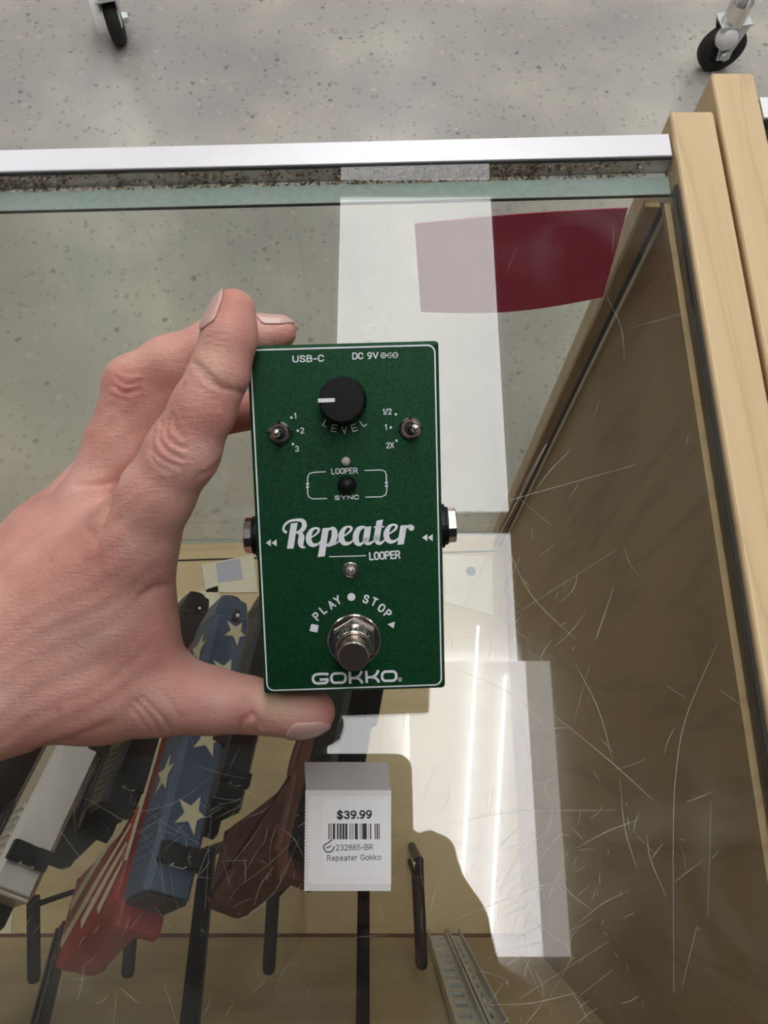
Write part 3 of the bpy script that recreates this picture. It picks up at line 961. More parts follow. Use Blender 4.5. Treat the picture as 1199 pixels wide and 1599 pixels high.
SS = sp((.56, .80), (.46, .96), (.28, 1.0), (.09, .93), (.03, .75), (.13, .58), (.42, .46), (.57, .30), (.53, .09), (.30, 0), (.10, .05), (0, .20))
BOWL = arc(.34, .74, .24, .26, 90, -90)
E_ = [(.05, .36), (.53, .36)] + arc(.29, .36, .24, .355, 0, 320, 16)
O_ = arc(.29, .36, .27, .355, 0, 360, 20)
GL = {                          # strokes on a unit cap height
    'A': (.70, [[(0, 0), (.35, 1), (.70, 0)], [(.12, .32), (.58, .32)]]),
    'B': (.58, [[(0, 0), (0, 1), (.32, 1)] + arc(.32, .77, .20, .23, 90, -90) + [(0, .54)], [(.32, .54)] + arc(.34, .27, .24, .27, 90, -90) + [(0, 0)]]),
    'C': (.58, [[(.58, .74)] + arc(.29, .70, .29, .30, 10, 180) + arc(.29, .30, .29, .30, 180, 350)]),
    'D': (.60, [[(0, 0), (0, 1), (.27, 1)] + arc(.27, .67, .33, .33, 90, 0) + arc(.27, .33, .33, .33, 0, -90) + [(0, 0)]]),
    'E': (.52, [[(.52, 1), (0, 1), (0, 0), (.52, 0)], [(0, .52), (.46, .52)]]),
    'G': (.66, [arc(.33, .66, .33, .34, 25, 180) + arc(.33, .34, .33, .34, 180, 350) + [(.66, .46), (.38, .46)]]),
    'L': (.50, [[(0, 1), (0, 0), (.50, 0)]]),
    'N': (.62, [[(0, 0), (0, 1), (.62, 0), (.62, 1)]]),
    'O': (.62, [arc(.31, .69, .31, .31, 0, 180) + arc(.31, .31, .31, .31, 180, 360) + [(.62, .69)]]),
    'P': (.58, [[(0, 0), (0, 1), (.34, 1)] + BOWL + [(0, .48)]]),
    'R': (.60, [[(0, 0), (0, 1), (.34, 1)] + BOWL + [(0, .48)], [(.30, .48), (.60, 0)]]),
    'S': (.60, [SS]),
    'T': (.62, [[(0, 1), (.62, 1)], [(.31, 1), (.31, 0)]]),
    'U': (.60, [[(0, 1), (0, .30)] + arc(.30, .30, .30, .30, 180, 360) + [(.60, 1)]]),
    'V': (.66, [[(0, 1), (.33, 0), (.66, 1)]]),
    'X': (.62, [[(0, 1), (.62, 0)], [(0, 0), (.62, 1)]]),
    'Y': (.66, [[(0, 1), (.33, .46), (.66, 1)], [(.33, .46), (.33, 0)]]),
    '1': (.24, [[(0, .78), (.22, 1), (.22, 0)]]),
    '2': (.54, [arc(.27, .72, .26, .28, 165, -20) + [(.40, .46), (0, 0), (.54, 0)]]),
    '3': (.54, [arc(.26, .76, .24, .24, 160, -90) + arc(.26, .27, .28, .27, 80, -160)]),
    '5': (.54, [[(.50, 1), (.10, 1), (.05, .52)] + arc(.25, .32, .29, .32, 110, -155)]),
    '8': (.54, [arc(.27, .76, .23, .24, 0, 360, 18), arc(.27, .27, .27, .27, 0, 360, 18)]),
    '9': (.54, [arc(.27, .70, .27, .30, 0, 360, 18), [(.54, .70), (.50, .40), (.30, .0), (.10, 0.02)]]),
    '$': (.60, [SS, [(.30, 1.12), (.30, -.12)]]),
    '/': (.40, [[(0, -.06), (.40, 1.04)]]), '-': (.34, [[(0, .42), (.34, .42)]]), '.': (.04, [[(0, .03), (.04, .03)]]), ' ': (.25, []),
    'e': (.55, [E_]), 'o': (.57, [O_]),
    'p': (.54, [[(0, .72), (0, -.27)], arc(.27, .36, .27, .355, 0, 360, 18)]),
    'a': (.54, [sp((.05, .56), (.14, .69), (.30, .715), (.46, .64), (.48, .45), (.48, .16), (.54, .0)), sp((.48, .42), (.25, .37), (.06, .28), (.02, .14), (.12, .01), (.30, .02), (.47, .18))]),
    't': (.28, [[(.12, .92), (.12, .14), (.18, .02), (.28, .0)], [(0, .70), (.28, .70)]]),
    'r': (.30, [[(0, 0), (0, .72)], [(0, .45), (.10, .66), (.30, .70)]]),
    'k': (.48, [[(0, 0), (0, 1)], [(.44, .70), (.02, .28)], [(.16, .42), (.48, 0)]]),
}


def text_fit(bm, s, M, w, h, stroke=0.16, gap=0.24, mi=0):
    """lettering of cap height h and total width w, baseline centred on the origin"""
    adv, x = [], 0.0
    for ch in s:
        adv.append(x); x += GL[ch][0] + gap
    tot = x - gap
    sy = h * (1 - stroke); sx = (w - h * stroke) / max(tot, 0.05) if tot > 0.3 else sy
    n0 = len(bm.verts)
    for ch, a_ in zip(s, adv):
        for st in GL[ch][1]:
            pts = [((a_ + p[0] - tot / 2) * sx, p[1] * sy + h * stroke / 2) for p in st]
            run = [pts[0]]
            for i in range(1, len(pts)):          # break at hard corners
                run.append(pts[i])
                last = i == len(pts) - 1
                if not last:
                    u = Vector(pts[i]) - Vector(pts[i - 1]); v = Vector(pts[i + 1]) - Vector(pts[i])
                    if u.length > 0 and v.length > 0 and u.angle(v) > 0.75: last = True
                if last:
                    ribbon(bm, [(*p, h * stroke) for p in run], 0.0, mi=mi); run = [pts[i]]
    bm.verts.ensure_lookup_table()
    bmesh.ops.transform(bm, matrix=M, verts=bm.verts[n0:])


PXM = (zpx(1000, 800)[0] - zpx(0, 800)[0]) / 1000     # metres per zoomed pixel
bm = newbm(); ZL = 0.00040


def tlab(s, cx, base, w, h, bold, mi=0):
    x, y = zpx(cx, base)
    text_fit(bm, s, Matrix.Translation((x, y, ZL)), w * PXM, h * PXM, stroke=bold, mi=mi)


tlab('$39.99', 678, 718, 402, 92, 0.20)
tlab('232885-BR', 678, 1074, 418, 62, 0.13, 1)
tlab('Repeater Gokko', 675, 1190, 606, 62, 0.13, 1)
x = 385.0
widths = [8, 5, 4, 8, 6, 10, 22, 16, 14, 5, 7, 4, 16, 6, 20, 6, 22, 18, 5, 4, 7, 12, 8, 14, 30, 14, 5, 8, 8, 6, 44, 10, 6, 12, 14, 30, 12, 6, 14, 5, 12, 5]
sc = (972 - 385) / sum(widths)
for i, w in enumerate(widths):
    if i % 2 == 0:
        x0, y0_ = zpx(x, 770); x1, y1_ = zpx(x + w * sc, 948)
        f = bm.faces.new([bm.verts.new((a_, b2, ZL)) for a_, b2 in ((x0, y1_), (x1, y1_), (x1, y0_), (x0, y0_))]); f.material_index = 0
    x += w * sc
for st, w in (([(425, 955), (385, 985), (330, 1025), (345, 1075), (380, 1095), (425, 1080), (450, 1035)], 13), ([(360, 1045), (385, 1038), (412, 1022)], 12)):
    P = spline(st, 6)
    ribbon(bm, [(*zpx(*p), w * PXM) for p in P], ZL, mi=2)
obj('printed_text', bm, [M_INK, M_INK2, M_PEN], ptag)

# ------------------------------------------------------------------ looper pedal
BLc = CAM + Vector((-0.03619434, 0.02857662, -0.24551107)); BRp = CAM + Vector((0.01837475, 0.03040841, -0.24564897))
TLp = CAM + Vector((-0.0398582, 0.12173238, -0.19786149)); TRp = CAM + Vector((0.01471089, 0.12356417, -0.19799939))
PC = (BLc + BRp + TLp + TRp) / 4
E1 = (BRp - BLc).normalized(); EN = E1.cross(TLp - BLc).normalized(); E2 = EN.cross(E1)
RP = Matrix((E1, E2, EN)).transposed()
pedal = thing('effects_pedal', 'dark green looper guitar pedal held in the hand above the counter', 'guitar pedal', PC, RP)
BW, BH = (BRp - BLc).length, (TLp - BLc).dot(E2)
EW, EH, ED = BW + 0.0024, BH + 0.0026, 0.041


def PF(px, py):
    p = UP(px, py, PC, EN) - PC
    return (p.dot(E1), p.dot(E2))


KP = (PF(640, 800)[0] - PF(440, 800)[0]) / 200        # metres per photo pixel on the face
bm = newbm()
box(bm, (0, 0, -ED / 2 - 0.0), (EW, EH, ED), 0.0011, 3)
obj('enclosure', bm, M_GREEN, pedal)
bm = newbm(); box(bm, (0, 0, -ED - 0.0008), (EW - 0.002, EH - 0.002, 0.0016), 0.0004); obj('bottom_plate', bm, M_BLACKMET, pedal)
ZP = 0.00012
bm = newbm()
# border line
hw, hh, rr = BW / 2, BH / 2, 0.0022
bp = []
for (sx, sy, a0) in ((1, 1, 0), (-1, 1, 90), (-1, -1, 180), (1, -1, 270)):
    for i in range(7):
        a_ = math.radians(a0 + 15 * i); bp.append((sx * (hw - rr) + rr * math.cos(a_), sy * (hh - rr) + rr * math.sin(a_), 0.00045))
bp.append(bp[0])
ribbon(bm, bp, ZP, cap=False)


def ptext(s, px, py, wpx, hpx, bold=0.16, rot=0.0):
    """py is the baseline"""
    x, y = PF(px, py)
    text_fit(bm, s, Matrix.Translation((x, y, ZP)) @ Matrix.Rotation(rot, 4, 'Z'), wpx * KP, hpx * KP, stroke=bold)


def pline(pts, w, sub=0, cap=True):
    P = np.array(pts, float)
    if sub: P = spline(P, sub)
    ribbon(bm, [(*PF(*p), w * KP) for p in P], ZP, cap=cap)


def pfill(pts):
    f = bm.faces.new([bm.verts.new((*PF(*p), ZP)) for p in pts]); f.normal_update()
    if f.normal.z < 0: f.normal_flip()


def pdot(px, py, r, n=18):
    pfill([(px + r * math.cos(2 * PI * i / n), py + r * math.sin(2 * PI * i / n)) for i in range(n)])


ptext('USB-C', 481.5, 565.5, 48, 10.6, 0.175)
ptext('DC 9V', 570.5, 561, 40, 10.6, 0.18)
for cx in (598.5, 617.0):
    pline([(cx + 4.0 * math.cos(i * PI / 8), 555 - (cx - 598) * 0.02 + 4.0 * math.sin(i * PI / 8)) for i in range(17)], 1.2, cap=False)
    pline([(cx - 2.4, 555 - (cx - 598) * 0.02), (cx + 2.4, 555 - (cx - 598) * 0.02)], 1.0)
pline([(598.5, 552.6), (598.5, 557.4)], 1.0)
pline([(611, 551.5), (607.5, 551.2), (605.3, 554.8), (607.5, 558.2), (611, 557.8)], 1.1, 4)
pline([(602.5, 555), (605.3, 554.8)], 1.0); pline([(608, 554.8), (613, 554.7)], 1.0)
for s, x, y, rdeg in (('L', 506, 666, -33), ('E', 521, 674.5, -15), ('V', 538, 677.5, 0), ('E', 555, 673.5, 16), ('L', 570.5, 665, 33)):
    ptext(s, x, y, 8.8 if s != 'L' else 7.2, 11.5, 0.13, math.radians(rdeg + 1.8))
for s, x, y, w in (('1', 461, 654, 3.2), ('2', 472, 677, 6.2), ('3', 464, 705.5, 6.2), ('1/2', 604.5, 647.5, 14), ('1', 602.5, 671.5, 3.2), ('2X', 609, 700, 12.5)):
    ptext(s, x, y, w, 9.4, 0.16)
for x, y in ((455, 652), (465, 672.5), (457.5, 693.5), (618, 647), (610, 667.5), (619, 688)): pdot(x, y, 2.0)
ptext('LOOPER', 538, 740, 41, 9.3, 0.15)
ptext('SYNC', 541.5, 780.3, 38, 7.2, 0.2)
pline([(508, 736.6), (489, 737.6), (483, 739.5), (480.3, 745), (480.2, 770), (482, 776), (488, 778.8), (510, 778.4)], 1.5)
pline([(569.5, 734.6), (595, 733.8), (601, 735.8), (603, 741), (603.8, 766), (602, 772.5), (596, 775.6), (571, 776.2)], 1.5)
for k_ in (0, 5.2):
    pfill([(477, 754.5 + k_), (483.2, 754.5 + k_), (480.1, 759 + k_)])
    pfill([(600.2, 754.6 + k_), (606.4, 754.6 + k_), (603.3, 750.2 + k_)])
for x in (415, 424): pfill([(x, 847.5), (x + 8, 842), (x + 8, 853)])
for x in (659, 667.5): pfill([(x, 839.3), (x + 8, 834), (x + 8, 845)])
pline([(514, 869.2), (571.5, 867.6)], 1.5, cap=False)
ptext('LOOPER', 601, 873.8, 49.5, 13.6, 0.18, 0.025)


def zR(x, y): return (430 + x / 5.213, 790 + y / 5.213)


def stroke(rows, off=(0, 0), sub=7, cap=True):
    P = spline(rows, sub) if len(rows) > 2 else np.array(rows, float)
    ribbon(bm, [(*PF(*zR(p[0] + off[0], p[1] + off[1])), p[2] / 5.213 * KP) for p in P], ZP, cap=cap)


def zfill(pts): pfill([zR(*p) for p in pts])


# handwriting "Repeater"
zfill([(126, 142), (181, 136), (148, 346), (94, 347)])
stroke([(84, 212, 26), (66, 195, 18), (74, 158, 18), (112, 126, 20), (170, 114, 22), (222, 122, 34), (236, 160, 40), (214, 198, 34), (172, 216, 14)])
stroke([(172, 216, 14), (200, 222, 34), (212, 252, 48), (206, 296, 48), (212, 326, 34), (238, 338, 14)])
e_ = [(262, 268, 8), (305, 248, 12), (345, 215, 18), (352, 190, 22), (328, 180, 16), (294, 198, 30), (272, 245, 46), (276, 292, 46), (304, 318, 34), (346, 310, 18), (376, 282, 10)]
stroke(e_)
zfill([(384, 182), (436, 176), (402, 410), (344, 416)])
stroke([(420, 208, 10), (446, 186, 20), (474, 190, 40), (482, 236, 50), (466, 290, 46), (436, 318, 30), (404, 316, 18)])
stroke([(430, 318, 14), (480, 312, 12), (528, 276, 10)])
stroke(e_, (265, -12))
stroke([(752, 186, 14), (716, 172, 22), (676, 192, 42), (654, 246, 50), (662, 296, 44), (690, 312, 26), (732, 280, 12)])
zfill([(728, 170), (781, 165), (762, 285), (708, 287)])
stroke([(735, 275, 50), (744, 300, 36), (770, 304, 22), (812, 276, 10)])
zfill([(824, 120), (876, 110), (848, 268), (796, 272)])
stroke([(822, 262, 52), (832, 296, 36), (858, 302, 22), (900, 268, 10)])
stroke([(806, 172, 14), (880, 168, 14)])
stroke(e_, (632, -28))
zfill([(1018, 160), (1071, 154), (1044, 312), (992, 316)])
stroke([(1048, 206, 10), (1070, 172, 18), (1098, 160, 20)])
zc_ = zR(1106, 178); pdot(zc_[0], zc_[1], 4.6)
# arc words round the footswitch
for s, x, y, rdeg, w in (('P', 499.5, 967, 42, 8.5), ('L', 509, 957.5, 38, 7.2), ('A', 521.5, 949.5, 33, 10), ('Y', 530.5, 943, 27, 9.5), ('S', 569.5, 942, -20, 9), ('T', 581.5, 946, -27, 9), ('O', 592, 955, -36, 9.5), ('P', 601, 963.5, -42, 8.5)):
    ptext(s, x, y, w + 0.8, 14.4, 0.19, math.radians(rdeg + 1))
pdot(548.6, 932, 6.2, 24)
pfill([(486.0, 974), (497.5, 976.2), (495.4, 987.6), (483.2, 985)])
pfill([(616.5, 970.5), (605, 974.5), (614.5, 981.2)])


def zG(x, y): return (470 + x / 7.053, 910 + y / 7.053)


def gst(rows, w=30, off=(0, 0), sub=6, cap=False):
    P = spline(rows, sub) if sub else np.array(rows, float)
    ribbon(bm, [(*PF(*zG(p[0] + off[0], p[1] + off[1])), w / 7.053 * KP) for p in P], ZP, cap=cap)


def rrp(cx, cy, hx, hy, r, skew):
    out = []
    for (sx, sy, a0) in ((1, 1, 0), (-1, 1, 90), (-1, -1, 180), (1, -1, 270)):
        for i in range(7):
            a_ = math.radians(a0 + 15 * i)
            dx, dy = sx * (hx - r) + r * math.cos(a_), sy * (hy - r) + r * math.sin(a_)
            out.append((cx + dx, cy + dy - dx * skew))
    return out + [out[0]]


gst([(300, 1014), (284, 1003), (250, 1002), (180, 1006), (145, 1020), (131, 1052), (140, 1086), (172, 1106), (225, 1106), (268, 1102), (288, 1086), (292, 1060)], sub=5)
gst([(302, 1062), (206, 1066)], sub=0)
gst(rrp(412, 1048, 78, 51, 42, 0.03), sub=0)
for o_ in ((0, 0), (183, -9)):
    gst([(534, 978), (541, 1110)], off=o_, sub=0)
    gst([(667, 970), (655, 1002), (630, 1030), (596, 1046), (548, 1050)], off=o_, sub=5)
    gst([(590, 1048), (632, 1055), (660, 1078), (676, 1106)], off=o_, sub=5)
gst(rrp(970, 1027, 78, 51, 42, 0.03), sub=0)
gst([(1088 + 21 * math.cos(i * PI / 8), 1064 + 21 * math.sin(i * PI / 8)) for i in range(17)], 6, sub=0)
ptext('R', 624.4, 1062.6, 2.6, 3.4, 0.16)
obj('printed_lettering', bm, M_PRINT, pedal)

# knob
kx, ky = PF(536, 625)
bm = newbm()
KR, KH = 0.0067, 0.0125
ring_prof = [(KR * 1.05, 0.0008, 0.0), (KR * 1.03, 0.0045, 0.05), (KR, 0.0048, 0.05), (KR * 0.96, KH - 0.0008, 0.05), (KR * 0.91, KH, 0.0)]
nk = 96
rings = []
for r_, z, am in ring_prof:
    rings.append([bm.verts.new(((r_ - (0.0006 if (i // 3) % 3 == 0 and am else 0)) * math.cos(2 * PI * i / nk), (r_ - (0.0006 if (i // 3) % 3 == 0 and am else 0)) * math.sin(2 * PI * i / nk), z)) for i in range(nk)])
for A, B in zip(rings, rings[1:]):
    for i in range(nk): bm.faces.new((A[i], A[(i + 1) % nk], B[(i + 1) % nk], B[i]))
bm.faces.new(rings[-1]); bm.faces.new(rings[0][::-1])
knob = obj('level_knob', bm, M_BLACK, pedal, loc=(kx, ky, 0.0002))
bm = newbm(); box(bm, (-KR * 0.62, -0.0001, KH + 0.0001), (KR * 0.66, 0.0011, 0.0003)); box(bm, (-KR * 0.955, -0.0001, KH - 0.0018), (0.0006, 0.0011, 0.0038)); obj('pointer_line', bm, M_PRINT, knob)


def hexnut(bm, r, z0, z1, rot=0.0, mi=0):
    prism(bm, [(r * math.cos(rot + i * PI / 3), r * math.sin(rot + i * PI / 3)) for i in range(6)], z0, z1, 'z', 0.0004, mi=mi)


def toggle(px, py, tilt):
    x, y = PF(px, py)
    b1 = newbm()
    lathe(b1, [(0.0022, 0.0), (0.0033, 0.0), (0.0033, 0.0016), (0.0028, 0.0022), (0.0020, 0.0022), (0.0020, 0.0008)], 32)
    sw = obj('toggle_switch', b1, M_CHROME_D, pedal, smooth=False, loc=(x, y, 0))
    b1 = newbm()
    for i in range(4):
        a_ = i * PI / 2 + PI / 2
        box(b1, (0.0031 * math.cos(a_), 0.0031 * math.sin(a_), 0.0014), (0.001, 0.001, 0.0018), rot=Matrix.Rotation(a_, 3, 'Z'))
    obj('notch', b1, M_BLACK, sw)
    b1 = newbm(); lathe(b1, [(0, 0.0006), (0.0021, 0.0006), (0.0021, 0.0007), (0, 0.0008)], 24); obj('bushing', b1, M_BLACKMET, sw)
    b1 = newbm()
    d = Vector((math.sin(tilt), 0.0, math.cos(tilt)))
    P0 = Vector((0, 0, 0.0005))
    tube(b1, [P0, P0 + d * 0.0045, P0 + d * 0.0062, P0 + d * 0.0074, P0 + d * 0.0080], [0.0009, 0.0013, 0.0016, 0.0013, 0.0003], 16)
    obj('lever', b1, M_CHROME, sw, smooth=True)


toggle(437.5, 675.5, -0.06); toggle(640.5, 668.5, 0.16)
M_CLEAR = mat('frosted_clear_lens', (0.52, 0.47, 0.45), 0.25, spec=0.7, var=0.15, vscale=900)
x, y = PF(540, 720.5)
bm = newbm(); lathe(bm, [(0.0014, 0), (0.0014, 0.0006), (0.0011, 0.0014), (0.0006, 0.0018), (0, 0.0019)], 20); obj('status_light', bm, M_CLEAR, pedal, True, (x, y, 0))
x, y = PF(541.5, 757.5)
bm = newbm(); lathe(bm, [(0.0029, 0), (0.0029, 0.0005), (0.0026, 0.0010), (0.0024, 0.0022), (0.0019, 0.0030), (0.0010, 0.0034), (0, 0.0035)], 28); obj('sync_button', bm, M_BLACK, pedal, True, (x, y, 0))
x, y = PF(547.5, 889.5)
bm = newbm(); lathe(bm, [(0.0026, 0), (0.0026, 0.0007), (0.0020, 0.0011), (0.0019, 0.0004)], 28); bz = obj('indicator_light', bm, M_CHROME_D, pedal, True, (x, y, 0))
bm = newbm(); lathe(bm, [(0.0019, 0.0004), (0.0018, 0.0016), (0.0012, 0.0026), (0, 0.0030)], 24); obj('lens', bm, mat('clear_water_lens', (0.42, 0.38, 0.38), 0.06, metal=0.6), bz, True)
# footswitch
x, y = PF(553, 999)
bm = newbm(); lathe(bm, [(0.004, 0), (0.0083, 0), (0.0083, 0.0007), (0.0079, 0.0010), (0.004, 0.0010)], 48); fsw = obj('footswitch', bm, M_CHROME_D, pedal, False, (x, y, 0))
fsw.rotation_euler = (0, 0, 0)
bm = newbm(); hexnut(bm, 0.0071, 0.0010, 0.0036, PI / 2); obj('hex_nut', bm, M_CHROME, fsw)
tl = math.radians(5)
TM = Matrix.Rotation(tl, 4, 'X')
bm = newbm()
prof = [(0.0057, 0.003)]
for i in range(3):
    z = 0.0036 + i * 0.0008
    prof += [(0.0057, z), (0.0052, z + 0.0004)]
prof += [(0.0056, 0.0062), (0.0050, 0.0066), (0.0044, 0.0062)]
lathe(bm, prof, 36, TM); obj('threaded_bushing', bm, M_CHROME, fsw, True)
bm = newbm(); lathe(bm, [(0.0042, 0.0045), (0.0042, 0.0098), (0.0046, 0.0101), (0.0046, 0.0130), (0.0043, 0.0135), (0, 0.0135)], 40, TM); obj('plunger', bm, mat('brushed_nickel', (0.62, 0.53, 0.48), 0.28, metal=1.0), fsw)


def jack(side, px, py):
    y_ = PF(px, py)[1]
    sg = -1 if side == 'l' else 1
    Mj = Matrix.Translation((sg * EW / 2, y_, -0.0145)) @ Matrix.Rotation(sg * PI / 2, 4, 'Y')
    b1 = newbm(); lathe(b1, [(0, 0), (0.0072, 0), (0.0072, 0.0018), (0.0062, 0.0022), (0.0062, 0.0030), (0.0035, 0.0030), (0.0035, 0.001), (0, 0.001)], 36, Mj)
    j = obj('jack_socket', b1, M_BLACK, pedal)
    b1 = newbm(); lathe(b1, [(0.0036, 0.0031), (0.0058, 0.0031), (0.0058, 0.0052), (0.0052, 0.0056), (0.0036, 0.0056)], 12, Mj)
    obj('jack_nut', b1, M_CHROME, j)


jack('l', 400, 847); jack('r', 690, 832)

# ------------------------------------------------------------------ casters on the floor beyond


def caster(label, P0, az, R, wdt, topz, lean=0.0):
    """wheel axis direction az (about Z), wheel radius R"""
    t = thing('caster', label, 'caster wheel', P0, Matrix.Rotation(az, 3, 'Z'))
    Mx = Matrix.Translation((0, 0, R)) @ Matrix.Rotation(PI / 2, 4, 'Y')
    h = wdt / 2
    b1 = newbm(); lathe(b1, [(R * 0.55, -h * 0.8), (R * 0.86, -h), (R * 0.97, -h * 0.8), (R, -h * 0.3), (R, h * 0.3), (R * 0.97, h * 0.8), (R * 0.86, h), (R * 0.55, h * 0.8)], 48, Mx); obj('tyre', b1, M_RUBBER, t, True)
    b1 = newbm(); lathe(b1, [(0, -h * 0.9), (R * 0.3, -h * 0.9), (R * 0.56, -h * 0.7), (R * 0.56, h * 0.7), (R * 0.3, h * 0.9), (0, h * 0.9)], 32, Mx); obj('hub', b1, M_BLACK, t)
    b1 = newbm()
    for s in (-1, 1):
        prism(b1, [(-0.012, R - 0.014), (0.012, R - 0.014), (0.022, R + 0.03), (0.030, 2 * R + 0.012), (-0.030, 2 * R + 0.012), (-0.020, R + 0.03)], s * (h + 0.004) - 0.0015, s * (h + 0.004) + 0.0015, 'x')
    box(b1, (0, 0, 2 * R + 0.013), (wdt + 0.014, 0.062, 0.004), 0.001)
    obj('fork', b1, M_STEEL, t)
    b1 = newbm(); lathe(b1, [(0, -h - 0.016), (0.009, -h - 0.016), (0.012, -h - 0.012), (0.012, -h - 0.005), (0, -h - 0.005)], 6, Mx); obj('axle_nut', b1, M_STEEL, t)
    b1 = newbm(); lathe(b1, [(0, h + 0.016), (0.009, h + 0.016), (0.012, h + 0.012), (0.012, h + 0.005), (0, h + 0.005)], 6, Mx); obj('axle_nut', b1, M_STEEL, t)
    b1 = newbm(); tube(b1, [(0, 0, 2 * R + 0.01), (0, 0, 2 * R + 0.05)], 0.022, 20); obj('swivel', b1, M_CHROME, t)
    b1 = newbm(); tube(b1, [(0, 0, 2 * R + 0.05), (0, 0, topz)], 0.014, 14); obj('leg_post', b1, M_STEEL, t)
    return t


P1 = UZ(1112, 106, 0.0)
cst = caster('large black caster wheel with white hub cap, right of the rail end', (P1.x, P1.y, 0), math.radians(-80), 0.047, 0.026, 0.75)
b1 = newbm(); lathe(b1, [(0, 0.018), (0.021, 0.018), (0.022, 0.026), (0.015, 0.042), (0.013, 0.044), (0, 0.044)], 28, Matrix.Translation((-0.006, -0.010, 0.070)) @ Matrix.Rotation(PI / 2 - 0.5, 4, 'Y')); obj('hub_cap', b1, M_WHITEPL, cst, True)
P2 = UZ(189, 62, 0.0)
cst2 = caster('narrow black caster with white hood, seen edge on at the top left', (P2.x, P2.y, 0), math.radians(14), 0.046, 0.028, 0.75)
b1 = newbm(); prism(b1, [(0.050 * math.cos(math.radians(a_)), 0.040 * math.sin(math.radians(a_))) for a_ in range(0, 181, 12)], -0.030, 0.024, 'x', 0.004, M=Matrix.Translation((-0.008, 0.012, 0.050))); obj('hood', b1, M_WHITEPL, cst2)

# ------------------------------------------------------------------ phone that takes the picture
VB = Vector((0, -ST, CT))       # backwards along the view axis
VU = Vector((0, CT, ST))
VX = Vector((1, 0, 0))
RPH = Matrix((VX, VU, VB)).transposed()


def CP(x, y, z):                # phone-frame point (x right, y up, z towards the user)
    return CAM + VX * x + VU * y + VB * z


phone = thing('phone', 'dark blue phone in a rounded case, mirrored in the glass behind the price tag', 'phone', CP(-0.017, -0.048, 0.008), RPH)


def rrect2(hx, hy, r, n=8):
    return [(sx * (hx - r) + r * math.cos(math.radians(a0 + 90 * i / n)), sy * (hy - r) + r * math.sin(math.radians(a0 + 90 * i / n)))
            for (sx, sy, a0) in ((1, 1, 0), (-1, 1, 90), (-1, -1, 180), (1, -1, 270)) for i in range(n + 1)]


bm = newbm(); prism(bm, rrect2(0.0375, 0.075, 0.012), -0.004, 0.004, 'z', 0.0012); obj('case', bm, M_PHONE, phone)
bm = newbm(); prism(bm, rrect2(0.0345, 0.072, 0.010), 0.0041, 0.0046, 'z'); obj('screen', bm, mat('phone_screen_glass', (0.01, 0.01, 0.012), 0.1), phone)
bm = newbm()
for (lx, ly) in ((-0.004, 0.060), (0.017, 0.036)): lathe(bm, [(0.003, -0.0042), (0.007, -0.0042), (0.007, -0.0062), (0.0055, -0.0066), (0.0055, -0.0045), (0, -0.0045)], 28, Matrix.Translation((lx, ly, 0)))
obj('camera_lens', bm, M_CHROME_D, phone)

# ------------------------------------------------------------------ person: implicit surfaces


def smin(a, b, k):
    if k <= 0: return np.minimum(a, b)
    h = np.maximum(k - np.abs(a - b), 0) / k
    return np.minimum(a, b) - h * h * k * 0.25


